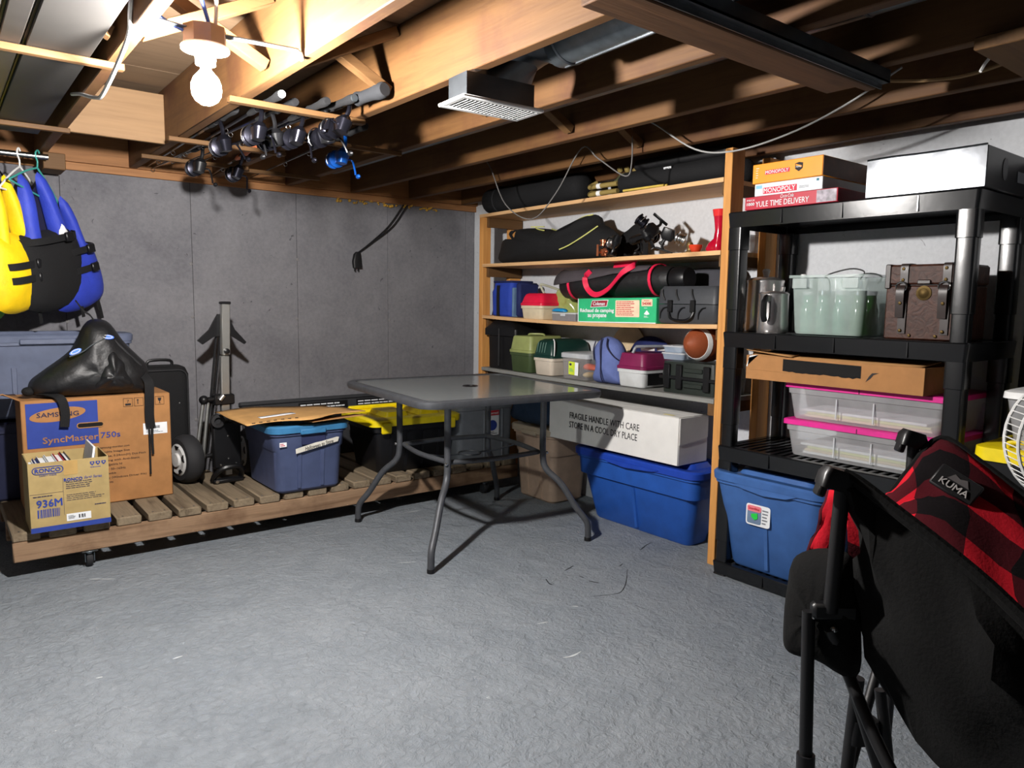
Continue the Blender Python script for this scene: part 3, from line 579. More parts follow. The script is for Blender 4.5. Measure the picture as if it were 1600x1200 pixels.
bp = thing('backpack', 'slumped black nylon backpack on the monitor carton with blue oval badges', 'backpack', (.575, 3.86, .70))
MB().inflate([(-.245, .012), (-.255, .07), (-.20, .12), (-.09, .21), (-.04, .31), (-.005, .345), (.045, .345), (.08, .32), (.13, .24), (.19, .17), (.222, .13), (.235, .05), (.228, .0), (.10, -.004), (-.1, -.002)], .13, .10, rings=9, K=84, amp=.016, fs_=18, seed=3, power=2.6, cen=(.0, .11)).build('bag_body', M_NYLON, bp)
MB().inflate([(-.035, .02), (-.03, .09), (.01, .17), (.055, .245), (.09, .21), (.14, .14), (.165, .06), (.16, .015)], .155, .0, rings=7, K=64, amp=.022, fs_=30, seed=6, cen=(.06, .09)).build('front_pocket', M_NYLON, bp)
M_BADGE = mat('blue_badge', S(70, 120, 230), .5)
for bx, bz, by, an in ((-.085, .205, -.108, 28), (.045, .268, -.098, -8)):
    Mx = Matrix.Translation((bx, by, bz)) @ Matrix.Rotation(math.radians(-24), 4, 'X') @ Matrix.Rotation(-math.radians(an), 4, 'Y')
    b_ = MB().prism(ellipse(0, 0, .027, .011), -.004, .004, Mx).build('badge', M_BADGE, bp)
    MB().tube([(px, -.005, pz) for px, pz in ellipse(0, 0, .020, .007)], .0014, 5, True, Mx).build('badge_ring', M_WPL, b_)
MB().tube(smooth_path([(-.11, -.118, .185), (-.06, -.12, .205), (-.02, -.12, .235), (.03, -.108, .262)], 5), .0028, 6).build('piping', M_GALV, bp)
MB().tube(smooth_path([(.06, -.08, .27), (.12, -.085, .20), (.185, -.07, .13)], 5), .006, 7).build('zip', M_RUB, bp)
MB().strap(smooth_path([(.01, .0, .34), (-.005, .0, .365), (-.03, 0, .385), (-.06, -.01, .43)], 5), .026, (0, 1, .2), .006).build('top_loop', M_BLKF, bp)
MB().strap(smooth_path([(-.225, -.03, .02), (-.185, -.08, .018), (-.15, -.112, .0), (-.137, -.118, -.06), (-.143, -.12, -.125)], 6), .036, (1, 0, 0), .004).build('shoulder_strap', M_BLKF, bp)
MB().strap(smooth_path([(.18, -.06, .10), (.205, -.11, .06), (.205, -.125, .0), (.203, -.118, -.10), (.208, -.112, -.16)], 6), .040, (1, 0, 0), .005).build('shoulder_strap', M_BLKF, bp)
MB().strap(smooth_path([(.195, -.118, -.06), (.200, -.114, -.16), (.20, -.113, -.30), (.199, -.113, -.385)], 6), .008, (1, 0, 0), .003).build('strap_tail', M_BLKF, bp)
MB().strap(smooth_path([(.215, -.116, -.12), (.212, -.113, -.20), (.213, -.112, -.29)], 6), .011, (1, 0, 0), .003).build('strap_tail', M_BLKF, bp)
MB().ball((-.262, -.02, .03), .026, 10, 1.3, 1, .8).build('strap_bundle', M_BLKF, bp)

ron = thing('paper_carton', 'small tan carton of files with blue lettering at the pallet edge', 'box', (.405, 3.435, PZ+.002))
RW, RD, RH = .143, .225, .285
MB().box(-RW, RW, 0, .005, 0, RH, .001).box(-RW, RW, RD-.005, RD, 0, RH+.005, .001).box(-RW, -RW+.005, .005, RD-.005, 0, RH+.003, .001).box(RW-.005, RW, .005, RD-.005, 0, RH+.003, .001).box(-RW+.005, RW-.005, .005, RD-.005, 0, .006).build('carton', M_CARD2, ron)
patch(ron, 'blue_band', rect(-RW, RW, .001, .022), M_BLUEINK)
MB().tube([(x, -.0015, z) for x, z in rrect(-.128, -.022, .240, .268, .014)], .0016, 5, True).build('logo_outline', M_BLUEINK, ron)
text(ron, 'RONCO', -.075, .254, .088, .016, M_BLUEINK, -.001, bold=.04); text(ron, 'SAFETY WEAR', -.075, .233, .06, .006, M_BLUEINK, -.001)
text(ron, 'RONCO', .012, .205, .066, .013, M_BLUEINK, -.001, bold=.04); text(ron, 'Earth Series', .084, .207, .064, .011, M_BLUEINK, -.001, shear=.3)
text(ron, '936M', -.075, .118, .088, .030, M_BLUEINK, -.001, bold=.03); barcode(ron, -.118, -.038, .060, .094, M_BLUEINK, -.001); rows_of_text(ron, -.13, -.03, .144, .152, 1, M_NAVYINK, -.001)
patch(ron, 'panel_rule', rect(-.0255, -.0245, .06, .215), M_NAVYINK, -.0005, .0005); patch(ron, 'panel_rule', rect(-.14, -.026, .158, .159), M_NAVYINK, -.0005, .0005)
rows_of_text(ron, -.015, .12, .165, .198, 4, M_NAVYINK, -.001, seed=3, fill=.35); rows_of_text(ron, -.015, .135, .115, .145, 4, M_NAVYINK, -.001, seed=4, fill=.3); rows_of_text(ron, .085, .135, .083, .092, 1, M_NAVYINK, -.001, seed=6)
for x in (.083, .104, .125): patch(ron, 'shield_mark', [(x-.008, .270), (x+.008, .270), (x+.008, .262), (x, .253), (x-.008, .262)], M_BLUEINK); patch(ron, 'shield_centre', ellipse(x, .264, .0035, .0035), M_CARD2, -.002)
rows_of_text(ron, .075, .133, .244, .249, 1, M_BLUEINK, -.001)
patch(ron, 'white_label', rect(-.018, .070, .032, .062), M_PAPER); barcode(ron, .025, .05, .040, .055, M_INK, -.0025); rows_of_text(ron, -.012, .02, .040, .056, 4, M_GREYT, -.0025)
patch(ron, 'packing_tape', rect(-.02, .03, .225, .284), mat('tan_tape', S(184, 150, 92), .3), -.0004, .0004)
rr = random.Random(9)
x = -.132; kk = 0
fl = ['white file folder, first in the tan carton', 'blue edged file folder in the tan carton', 'cream file folder in the tan carton', 'thick white file in the middle of the tan carton', 'white file with red edge in the tan carton', 'black binder at the end of the tan carton']
for i, (th, m, hh) in enumerate(((.022, M_PAPER, .262), (.014, M_BLUEINK, .268), (.026, M_PAPER, .276), (.030, M_PAPER, .279), (.024, M_RED, .282), (.018, M_BLKM, .286))):
    f_ = thing('file_folder', fl[i], 'folder', (.405+x+th/2, 3.435+.006, PZ+.009), 0, 'files in the tan carton')
    MB().box(-th/2, -th/2+.002, .004, RD-.016, 0, hh-.008).box(th/2-.003, th/2-.001, .004, RD-.016, 0, hh-.008).build('cover', m, f_)
    MB().box(-th/2+.002, th/2-.003, .008, RD-.02, 0, hh-.016).build('paper_block', M_PAPER, f_); x += th+.0015
f_ = thing('file_folder', 'tall white folder leaning up out of the tan carton', 'folder', (.405+.045, 3.446, PZ+.010), 0, 'files in the tan carton'); f_.rotation_euler = (0, math.radians(9), 0)
MB().box(-.004, .004, .0, RD-.03, 0, .325, .001).build('cover', M_PAPER, f_); MB().box(.0045, .0065, .0, RD-.03, 0, .30).build('back_sheet', M_GREYT, f_)

# ---------------------------------------------------------------- totes (local front faces -Y)
def tote(t, w, d, h, m_body, m_lid, taper=.035, r=.045, lid_h=.035, over=.018, ribs=2, step=True, grip=True):
    w2 = w/2; b = w2-taper; zs = h-lid_h
    secs = [(0, -b+.012, b-.012, taper+.012, d-taper-.012, r*.7), (.012, -b, b, taper, d-taper, r)]
    k = .66
    if step: secs += [(zs*k, -b-(taper-.012)*k, b+(taper-.012)*k, taper*(1-k)+.004, d-taper*(1-k)-.004, r), (zs*k+.008, -w2+.010, w2-.010, .010, d-.010, r)]
    secs += [(zs-.03, -w2+.004, w2-.004, .004, d-.004, r), (zs-.026, -w2-.006, w2+.006, -.006, d+.006, r+.006), (zs, -w2-.006, w2+.006, -.006, d+.006, r+.006)]
    MB().rloft(secs, 5).build('tub', m_body, t)
    for sx in [(-.5+(i+.5)/ribs)*w*.62 for i in range(ribs)]:
        z0, z1 = .02, zs*k-.005; y0 = taper*.92; y1 = taper*(1-k)+.004
        MB().add([(sx-.012, y0+.004, z0), (sx+.012, y0+.004, z0), (sx+.012, y1+.004, z1), (sx-.012, y1+.004, z1), (sx-.007, y0-.006, z0), (sx+.007, y0-.006, z0), (sx+.009, y1-.006, z1), (sx-.009, y1-.006, z1)],
                 [(4, 5, 6, 7), (0, 1, 5, 4), (1, 2, 6, 5), (2, 3, 7, 6), (3, 0, 4, 7)]).build('rib', m_body, t)
    o = over; L = MB().rloft([(zs-.012, -w2-o, w2+o, -o, d+o, r+o), (zs+.016, -w2-o-.002, w2+o+.002, -o-.002, d+o+.002, r+o), (zs+.024, -w2-o+.006, w2+o-.006, -o+.006, d+o-.006, r+o-.004), (zs+.024, -w2+.02, w2-.02, .02, d-.02, r), (zs+.014, -w2+.034, w2-.034, .034, d-.034, r*.8),
                             (zs+.014, -w2+.07, w2-.07, .07, d-.07, r*.7), (h, -w2+.085, w2-.085, .085, d-.085, r*.6)], 5)
    lid = L.build('lid', m_lid, t)
    if grip: MB().box(-w*.17, w*.17, -o-.010, -o+.004, zs-.022, zs+.004, .004).build('lid_latch', m_lid, lid)
    return zs
t = thing('storage_tote', 'slate blue tote with a lighter blue lid and a strip of white tape', 'tote', (1.447, 3.435, PZ+.001))
zs = tote(t, .385, .47, .352, M_TOTE, M_LID, taper=.026)
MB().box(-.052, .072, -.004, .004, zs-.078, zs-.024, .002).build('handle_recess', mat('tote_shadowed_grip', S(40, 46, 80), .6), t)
patch(t, 'masking_tape', [(-.085, .200), (.135, .240), (.142, .262), (.13, .264), (.05, .250), (.02, .247), (-.087, .224)], mat('masking_tape', S(212, 208, 196), .8), -.007)
text(t, 'Halloween to Store', .035, .2335, .150, .020, M_INK, -.0095, ang=math.radians(9.5), shear=.2)
patch(t, 'small_sticker', rect(-.165, -.13, .240, .262), M_PAPER, -.004); rows_of_text(t, -.162, -.133, .243, .259, 2, M_RED, -.0055)
cb = thing('flat_cardboard', 'flattened sheet of brown cardboard lying on the slate blue tote', 'cardboard', (1.43, 3.40, PZ+.337))
def cbz(u, v): return .03+.012*math.sin(u*5)*v+.022*u*(1-v)+noise.noise(Vector((u*3, v*3, 1)))*.010
MB().sheet([[(-.31+.60*u/12, .0+.50*v/8+.035*math.sin(u*.8)*(v == 0), cbz(u/12, v/8)) for u in range(13)] for v in range(9)]).build('sheet', mat('flat_brown_cardboard', S(196, 150, 92), .85, bump=.2, bscale=24), cb, solid=.004)
MB().sheet([[(.0+.29*u/8, -.02+.14*v/3, .022+.012*u/8-.005*v) for u in range(9)] for v in range(4)]).build('torn_layer', M_CARDD, cb, solid=.003)
MB().sheet([[(-.20+.18*u/6, .13+.05*v/2+.01*u/6, cbz((u/6*.18+.11)/.6, .3)+.005) for u in range(7)] for v in range(3)]).build('tape_strip', M_PAPER, cb, solid=.001)
for i in range(7): patch(cb, 'staple_slot', rect(-.008, .008, 0, .002), M_INK, 0, .003, Matrix.Translation((-.27+i*.035, .03+.004*(i % 2), cbz(.1+i*.06, .06)+.003)) @ Matrix.Rotation(math.radians(-90), 4, 'X'))
M_BTOTEK = mat('black_tote_plastic', S(18, 18, 21), .45)
t = thing('storage_tote', 'black tote with a bright yellow hinged lid on the pallet', 'tote', (2.095, 3.50, PZ+.001), -3)
W2, D2, H2 = .27, .43, .285
MB().rloft([(0, -.205, .205, .07, D2-.05, .03), (.012, -.215, .215, .06, D2-.04, .035), (H2-.05, -.245, .245, .02, D2-.02, .035), (H2-.045, -.26, .26, .005, D2-.005, .04), (H2, -.262, .262, .0, D2, .04)], 4).build('tub', M_BTOTEK, t)
for x in (-.15, -.05, .05, .15): MB().add([(x-.014, .066, .03), (x+.014, .066, .03), (x+.014, .03, H2-.06), (x-.014, .03, H2-.06), (x-.008, .054, .03), (x+.008, .054, .03), (x+.008, .016, H2-.06), (x-.008, .016, H2-.06)], [(4, 5, 6, 7), (0, 1, 5, 4), (1, 2, 6, 5), (2, 3, 7, 6), (3, 0, 4, 7)]).build('rib', M_BTOTEK, t)
yl = MB().rloft([(H2-.012, -W2-.012, W2+.012, -.014, D2+.014, .05), (H2+.022, -W2-.014, W2+.014, -.016, D2+.016, .05), (H2+.030, -W2+.0, W2-.0, .0, D2, .045), (H2+.030, -W2+.045, W2-.045, .05, D2-.05, .03), (H2+.016, -W2+.055, W2-.055, .06, D2-.06, .03)], 5).build('lid', M_YEL, t)
MB().rloft([(H2+.018, -.15, .0, .10, .33, .02), (H2+.046, -.14, -.01, .11, .32, .02)], 4).build('lid_pad', M_YEL, yl); MB().rloft([(H2+.018, .06, .2, .10, .33, .02), (H2+.046, .07, .19, .11, .32, .02)], 4).build('lid_pad', M_YEL, yl)
MB().box(-W2+.03, W2-.03, D2-.04, D2-.01, H2+.03, H2+.052, .006).build('hinge_rail', M_YEL, yl)
for x in (-.2, .2): MB().box(x-.03, x+.03, -.028, -.012, H2-.05, H2+.012, .006).build('latch', M_YEL, yl)
t = thing('storage_bin', 'narrow grey plastic bin with a red and white paper label on the pallet', 'bin', (2.575, 3.505, PZ+.001))
MB().rloft([(0, -.190, .190, .012, .235, .03), (.01, -.197, .197, .006, .24, .035), (.31, -.203, .203, .0, .245, .035), (.315, -.208, .208, -.006, .25, .04), (.345, -.210, .210, -.007, .252, .04)], 5).build('tub', M_GREYT, t)
MB().rloft([(.345, -.213, .213, -.01, .255, .04), (.365, -.214, .214, -.01, .255, .04), (.372, -.205, .205, .0, .245, .04)], 5).build('lid', M_GREYT, t)
for x in (-.02, .115): MB().box(x-.005, x+.005, -.006, .002, .0, .31, .002).build('corner_rib', M_GREYT, t)
patch(t, 'paper_label', rect(-.015, .085, .155, .305), M_PAPER, -.0075); patch(t, 'red_header', rect(-.015, .085, .275, .305), M_RED, -.0085); text(t, 'Rubbermaid', .035, .290, .085, .014, M_PAPER, -.010)
patch(t, 'label_picture', ellipse(.035, .215, .035, .032), M_BLUEINK, -.0085); rows_of_text(t, -.008, .078, .16, .178, 2, M_INK, -.0085)
t = thing('storage_tote', 'grey blue tote behind the backpack under the life vests', 'tote', (.425, 4.04, .583))
tote(t, .70, .225, .40, M_GTOTE, M_GTOTE, taper=.02, over=.01, ribs=3)
t = thing('storage_tote', 'dark blue tote hidden behind the monitor carton, bottom of its stack', 'tote', (.425, 4.045, PZ+.001))
tote(t, .64, .22, .383, mat('dark_blue_tote', S(30, 34, 60), .5), mat('dark_blue_tote', S(30, 34, 60), .5), taper=.02, over=.008, ribs=3)
t = thing('suitcase', 'black upright suitcase wedged between the monitor carton and the dolly', 'suitcase', (.925, 4.10, PZ+.001), 0)
MB().rloft([(.0, -.115, .115, 0, .155, .03), (.02, -.135, .135, 0, .16, .05), (.55, -.135, .135, 0, .16, .05), (.585, -.12, .12, .005, .155, .05), (.595, -.10, .10, .02, .14, .04)], 5).build('shell', M_BLKF, t)
MB().tube([(x, -.003, z) for x, z in rrect(-.118, .118, .03, .575, .04)], .004, 6, True).build('zip', M_RUB, t)
MB().tube(smooth_path([(-.06, .07, .59), (-.05, .07, .622), (.05, .07, .622), (.06, .07, .59)], 4), .008, 8).build('carry_handle', M_BLKP, t)
for x, z in ((.02, .44), (.075, .40), (-.02, .47)): MB().lathe([(.005, 0), (.004, .003), (0, .004)], (x, -.001, z), (0, -1, 0), 10).build('stud', M_CHROME, t)
# long black plastic panel leaning along the wall
t = thing('ramp_sheet', 'long dark plastic sheet with rows of small raised print leaning along the wall', 'sheet', (1.93, 4.20, PZ+.001), 0); t.rotation_euler[0] = math.radians(-9)
MB().box(-.56, .56, 0, .02, 0, .350, .006).build('panel', mat('dark_grey_plastic', S(52, 53, 56), .55), t)
MB().box(-.57, .57, -.012, .026, .338, .362, .006).build('top_lip', mat('dark_grey_plastic', S(52, 53, 56), .55), t)
for x0, x1 in ((-.22, .10), (.16, .52)):
    patch(t, 'print_panel', rect(x0, x1, .23, .33), M_BLKP, -.001); rows_of_text(t, x0+.01, x1-.01, .29, .325, 2, M_PAPER, -.003, seed=5, fill=.5)
# ---------------------------------------------------------------- golf trolley
t = thing('golf_trolley', 'folded golf trolley with white hubbed wheels standing on the pallet', 'trolley', (1.175, 3.93, PZ+.001), 2)
MB().box(-.022, .022, -.016, .016, .10, .655, .004, Matrix.Rotation(math.radians(.9), 4, 'Y')).build('lower_mast', M_ALU, t)
MB().box(-.022, .022, -.017, .015, .66, .925, .004, Matrix.Rotation(math.radians(1.3), 4, 'Y')).build('upper_mast', M_ALU, t)
MB().box(-.024, .028, -.018, .016, .0, .014, .003, Matrix.Translation((.019, 0, .922))).build('mast_cap', M_BLKP, t)
MB().prism([(-.115, .735), (-.09, .715), (-.035, .752), (.0, .758), (.035, .772), (.125, .712), (.135, .722), (.075, .79), (.045, .855), (.02, .872), (-.01, .87), (-.025, .845), (-.055, .79)], .016, .034).build('bag_cradle', M_BLKP, t)
MB().lathe([(.014, 0), (.014, .012), (.009, .015), (0, .015)], (.016, -.018, .68), (0, -1, 0), 14).build('knob', M_BLKP, t)
for dx, r in ((0, .006), (.02, .005)): MB().tube([(-.005+dx, .04, .84), (-.05+dx, .05, .42), (-.09+dx, .06, .14)], r, 7).build('strut', M_BLKM, t)
MB().box(-.055, .05, -.028, .028, .40, .455, .006).cyl((-.10, 0, .43), (-.05, 0, .43), .014, 10).ball((-.10, 0, .43), .024, 10).build('folding_clamp', M_BLKP, t)
MB().cyl((-.03, -.034, .428), (-.01, -.034, .452), .012, 10).build('clamp_lever', M_ALU, t)
MB().tube([(-.10, .01, .42), (-.14, .03, .12)], .010, 8).build('strut', M_ALU, t); MB().tube([(-.075, .01, .42), (-.11, .03, .06)], .009, 8).build('strut', M_ALU, t)
MB().box(-.075, .07, -.05, -.015, .07, .315, .008).build('bag_base_plate', M_BLKP, t)
for x in (-.055, .055): MB().lathe([(.034, 0), (.034, .03), (.02, .032), (.018, .01), (0, .01)], (x, -.045, .325), (0, -1, 0), 18).build('bumper', M_RUB, t)
for x, z in ((0, .24), (0, .12), (-.04, .09), (.04, .09)): MB().lathe([(.006, 0), (.005, .003), (0, .004)], (x, -.05, z), (0, -1, 0), 10).build('bolt', M_CHROME, t)
MB().box(-.02, .014, -.062, -.048, .035, .085, .002).build('bracket', M_ALU, t)
MB().tube(smooth_path([(-.085, -.05, .012), (-.08, -.085, .05), (-.04, -.11, .085), (.03, -.11, .085), (.055, -.085, .05), (.06, -.05, .012)], 5), .014, 8).box(-.09, .065, -.09, -.04, 0, .022, .006).build('kick_stand', M_BLKP, t)
MB().lathe([(.010, 0), (.009, .004), (0, .005)], (-.075, -.092, .014), (0, -1, 0), 12).build('bolt', M_CHROME, t)
for sx, yo, tilt in ((-1, .04, 11), (1, .06, -6)):
    Mw = Matrix.Translation((sx*.172-.012, yo, .127)) @ Matrix.Rotation(math.radians(90+tilt), 4, 'Z') @ Matrix.Scale(1.21, 4)
    def wl(prof): return MB().lathe(prof, (0, 0, 0), (0, 1, 0), 28, Mw)
    tyre = wl([(.066, -.036), (.088, -.036), (.100, -.024), (.1045, 0), (.100, .024), (.088, .036), (.066, .036)]).build('tyre', M_RUB, t)
    wl([(.0, -.030), (.064, -.028), (.068, .0), (.068, .036), (.058, .043), (.03, .040), (.028, .050), (.0, .052)]).build('wheel_hub', mat('white_hub', S(206, 206, 204), .45), tyre)
    sp = MB()
    for k in range(5):
        a = 2*PI*k/5+.4; sp.prism([(.046*math.cos(a-.16), .046*math.sin(a-.16)), (.062*math.cos(a-.26), .062*math.sin(a-.26)), (.062*math.cos(a+.26), .062*math.sin(a+.26)), (.046*math.cos(a+.16), .046*math.sin(a+.16))], .038, .0445, Mw)
    sp.build('spoke_gap', M_BLKP, tyre)
MB().cyl((-.15, .04, .127), (.15, .06, .127), .011, 10).build('axle', M_BLKM, t)

# ---------------------------------------------------------------- patio table
TH = .742
tb = thing('patio_table', 'square glass topped patio table with charcoal metal frame', 'table', (2.072, 2.962, 0), -5.5)
hw = .478; ro = [(x, y) for x, y in rrect(-hw, hw, -hw, hw, .085, 6)]; ri = rrect(-hw+.036, hw-.036, -hw+.036, hw-.036, .055, 6)
n = len(ro); vs = []
prof = [(ro, TH-.034), (rrect(-hw-.006, hw+.006, -hw-.006, hw+.006, .09, 6), TH-.02), (rrect(-hw-.004, hw+.004, -hw-.004, hw+.004, .088, 6), TH-.006), (rrect(-hw+.008, hw-.008, -hw+.008, hw-.008, .08, 6), TH), (ri, TH-.002), (ri, TH-.034)]
for pl_, z in prof: vs += [(x, y, z) for x, y in pl_]
MB().add(vs, [(i*n+k, i*n+(k+1) % n, ((i+1) % 6)*n+(k+1) % n, ((i+1) % 6)*n+k) for i in range(6) for k in range(n)]).build('table_rim', M_PATIO, tb)
go = rrect(-hw+.034, hw-.034, -hw+.034, hw-.034, .055, 5); n2 = len(go); hole = [(.024*math.cos(2*PI*k/n2+PI/4*0), .024*math.sin(2*PI*k/n2)) for k in range(n2)]
vs = [(x, y, TH-.010) for x, y in go]+[(x, y, TH-.010) for x, y in hole]+[(x, y, TH-.005) for x, y in go]+[(x, y, TH-.005) for x, y in hole]; fs = []
for k in range(n2): k2 = (k+1) % n2; fs += [(k, n2+k, n2+k2, k2), (2*n2+k, 2*n2+k2, 3*n2+k2, 3*n2+k), (k, k2, 2*n2+k2, 2*n2+k), (n2+k, 3*n2+k, 3*n2+k2, n2+k2)]
MB().add(vs, fs).build('glass_top', M_GLASS, tb, ang=30)
MB().lathe([(.024, -.014), (.040, -.012), (.040, .001), (.034, .004), (.024, .004), (.022, -.012)], (0, 0, TH-.006), (0, 0, 1), 24).build('umbrella_collar', M_BLKP, tb)
for sx in (-1, 1):
    for sy in (-1, 1):
        a, f = .262, .425
        pts = smooth_path([(sx*a, sy*a, TH-.03), (sx*a, sy*a, .60), (sx*a, sy*a, .42), (sx*(a+.012), sy*(a+.012), .345), (sx*(a+.065), sy*(a+.065), .275), (sx*(f-.045), sy*(f-.045), .165), (sx*(f-.006), sy*(f-.006), .095), (sx*f, sy*f, .04), (sx*f, sy*f, .0)], 6)
        MB().tube(pts, .0155, 12).build('leg', M_PATIO, tb)
        MB().lathe([(.018, 0), (.018, .014), (.0165, .018)], (sx*f, sy*f, 0), (0, 0, 1), 14).build('foot_cap', M_BLKP, tb)
        MB().box(sx*a-.014, sx*a+.014, sy*a-.014, sy*a+.014, TH-.036, TH-.024, .003).build('corner_bracket', M_PATIO, tb)
        MB().ball((sx*(a+.014), sy*(a+.014), .425), .008, 8).build('bolt', M_CHROME, tb)
ring = []
for k in range(4):
    a0 = PI/4+k*PI/2; c0 = Vector((.245*math.sqrt(2)*math.cos(a0), .245*math.sqrt(2)*math.sin(a0), .425)); a1 = a0+PI/2; c1 = Vector((.245*math.sqrt(2)*math.cos(a1), .245*math.sqrt(2)*math.sin(a1), .425)); m_ = (c0+c1)/2
    bow = smooth_path([c0, c0.lerp(c1, .25)+m_.normalized()*0+Vector((m_.x, m_.y, 0)).normalized()*.02, m_+Vector((m_.x, m_.y, 0)).normalized()*.03, c0.lerp(c1, .75)+Vector((m_.x, m_.y, 0)).normalized()*.02, c1], 5)
    MB().tube(bow, .012, 10).build('stretcher', M_PATIO, tb)
MB().tube([(.055*math.cos(a), .055*math.sin(a), .40) for a in [2*PI*k/18 for k in range(18)]], .0045, 6, True).build('umbrella_ring', M_PATIO, tb)
for k in (0, 2): a = k*PI/2; MB().tube([(.055*math.cos(a), .055*math.sin(a), .40), (.15*math.cos(a), .15*math.sin(a), .40), (.275*math.cos(a), .275*math.sin(a), .42)], .0045, 6).build('ring_brace', M_PATIO, tb)
#@@SHELVES

# ---------------------------------------------------------------- wooden shelf unit on the white wall
SX, SY = 2.666, 1.935
XF = lambda Y: SX+(Y-1.935)*.029
sh = thing('wooden_shelf_unit', 'tall home built pine shelf unit against the white wall', 'shelf', (SX, SY, 0))
def sbox(name, x0, x1, y0, y1, z0, z1, m, b=.002): return MB().box(x0-SX, x1-SX, y0-SY, y1-SY, z0, z1, b).build(name, m, sh)
sbox('post', 2.666, 2.755, 1.915, 1.953, 0, HJ-.001, W_POST); sbox('post', 2.722, 2.784, 3.765, 3.803, PZ+.002, 1.671, W_POST)
sbox('post', 2.938, 3.027, 1.915, 1.953, 0, 1.80, W_POST); sbox('post', 2.938, 3.027, 3.765, 3.803, 0, 1.671, W_POST)
for zt, m, sag, y1, th in ((1.690, W_SH, .0, 3.80, .019), (1.385, W_SH, .004, 3.764, .019), (1.068, W_SH, .016, 3.764, .019), (.741, W_GREY, .004, 3.764, .020)):
    n = 14; vs = []
    for i in range(n+1):
        y = 1.955+(y1-1.955)*i/n; dz = -sag*math.sin(PI*i/n)
        vs += [(XF(y)-SX, y-SY, zt-th+dz), (3.029-SX, y-SY, zt-th+dz), (3.029-SX, y-SY, zt+dz), (XF(y)-SX, y-SY, zt+dz)]
    fs = [(0, 3, 2, 1), (n*4, n*4+1, n*4+2, n*4+3)]
    for i in range(n): fs += [(i*4+k, i*4+(k+1) % 4, i*4+4+(k+1) % 4, i*4+4+k) for k in range(4)]
    MB().add(vs, fs).build('shelf_board', m, sh)
    sbox('cleat', 2.685, 3.0, 1.954, 1.976, zt-th-.05, zt-th-.0006, W_JX); sbox('cleat', 2.75, 3.02, 3.743, 3.764, zt-th-.06, zt-th-.0006, W_JX)
    if m == W_GREY: sbox('cleat', 2.67, 2.69, 1.954, 1.99, zt-th-.055, zt-th-.0006, W_JX)

# things on the top shelf
Z1, Z2, Z3, Z4 = 1.6905, 1.3855, 1.0685, .7415
def capsule(L, r, sq=1.0, n=18): return [(0, 0)]+[(r*math.sin(PI/2*k/5), r*.7*(1-math.cos(PI/2*k/5))) for k in range(1, 6)]+[(r*(1+.03*math.sin(k*2.1)), r*.7+(L-1.4*r)*k/8) for k in range(1, 8)]+[(r*math.cos(PI/2*k/5), L-r*.7+r*.7*math.sin(PI/2*k/5)) for k in range(0, 5)]+[(0, L)]
t = rthing('duffel_roll', 'long black cylindrical bag along the top shelf, end over the short post', 'bag', 2.70, 3.80, 2.90, Z1+.002)
MB().lathe(capsule(.90, .076), (-.45, .08, .077), (1, 0, 0), 18).build('bag_body', M_BLKF, t); MB().tube([(-.30, .08+.079*math.cos(a), .078+.079*math.sin(a)) for a in [2*PI*k/16 for k in range(16)]], .005, 5, True).build('seam', M_RUB, t)
for i, (z, x, L, lb) in enumerate(((.052, 2.72, .66, 'slim black bag with a small white tag on the top shelf'), (.052, 2.84, .70, 'second slim black bag on the top shelf against the wall'))):
    t = rthing('tripod_bag', lb, 'bag', x, 2.64, 2.00, Z1+.002)
    MB().lathe(capsule(L, .052), (-L/2+.02, .03, z), (1, 0, 0), 14).build('bag_body', M_BLKF, t)
    if i == 0: patch(t, 'white_tag', rect(.0, .045, .075, .09), M_PAPER, -.012); text(t, 'PRO', .022, .0825, .03, .008, M_INK, -.0135)
t = rthing('tripod_bag', 'thin black pole bag lying on top of the slim bags', 'bag', 2.76, 2.6, 2.02, Z1+.108)
MB().lathe(capsule(.56, .030), (-.26, .03, .03), (1, 0, 0), 12).build('bag_body', M_NYLON, t)
M_OLIVE = mat('olive_tan_handle', S(142, 122, 70), .5)
for i, (z, lb) in enumerate(((.016, 'lower curved tan handle with a white band on the top shelf'), (.052, 'upper curved tan handle with a white band on the top shelf'))):
    t = rthing('curved_handle', lb, 'handle', 2.688, 2.84, 2.60, Z1+z)
    MB().tube(smooth_path([(-.085, .07, .03), (-.098, .04, .012), (-.08, .015, .0), (-.03, .01, .0), (.06, .012, .0), (.115, .014, .0)], 5), .0125, 10).build('grip', M_OLIVE, t); MB().cyl((-.022, .0105, 0), (.004, .0112, 0), .0138, 12).build('white_band', M_WPL, t)
t = rthing('camp_stool', 'folded olive camouflage stool between the roll bag and slim bags', 'stool', 2.74, 2.78, 2.52, Z1+.002)
MB().rloft([(.0, -.10, .10, .06, .16, .02), (.07, -.11, .12, .05, .17, .03), (.12, -.06, .12, .07, .15, .03)], 3).build('folded_seat', mat('olive_camouflage', S(78, 80, 50), .9, var=.5, scale=30), t)
for x, z in ((-.02, .125), (.03, .118), (.085, .105)): MB().lathe([(.012, 0), (.016, .01), (.013, .024), (0, .026)], (x, .05, z), (0, -.6, .8), 9).build('leg_cap', M_OLIVE, t)
for i in range(2): tag(MB().cyl((2.685+i*.012, 2.55-i*.02, Z1+.008), (2.69+i*.012, 2.30-i*.01, Z1+.008), .0055, 7).build('wood_dowel', mat('yellow_dowel', S(206, 176, 80), .6)), ('yellow dowel lying at the edge of the top shelf', 'second yellow dowel, behind the first on the top shelf')[i], 'dowel')
t = tag(MB().prism([(-.16, 0), (-.14, -.006), (.16, -.004), (.16, .012), (-.13, .010)], -.01, .01, Matrix.Translation((2.80, 2.97, Z1+.0835+.08)) @ Matrix.Rotation(math.radians(-90), 4, 'Z')).build('wood_stake', W_JX), 'pointed wooden stake lying on the black cylindrical bag', 'stake')

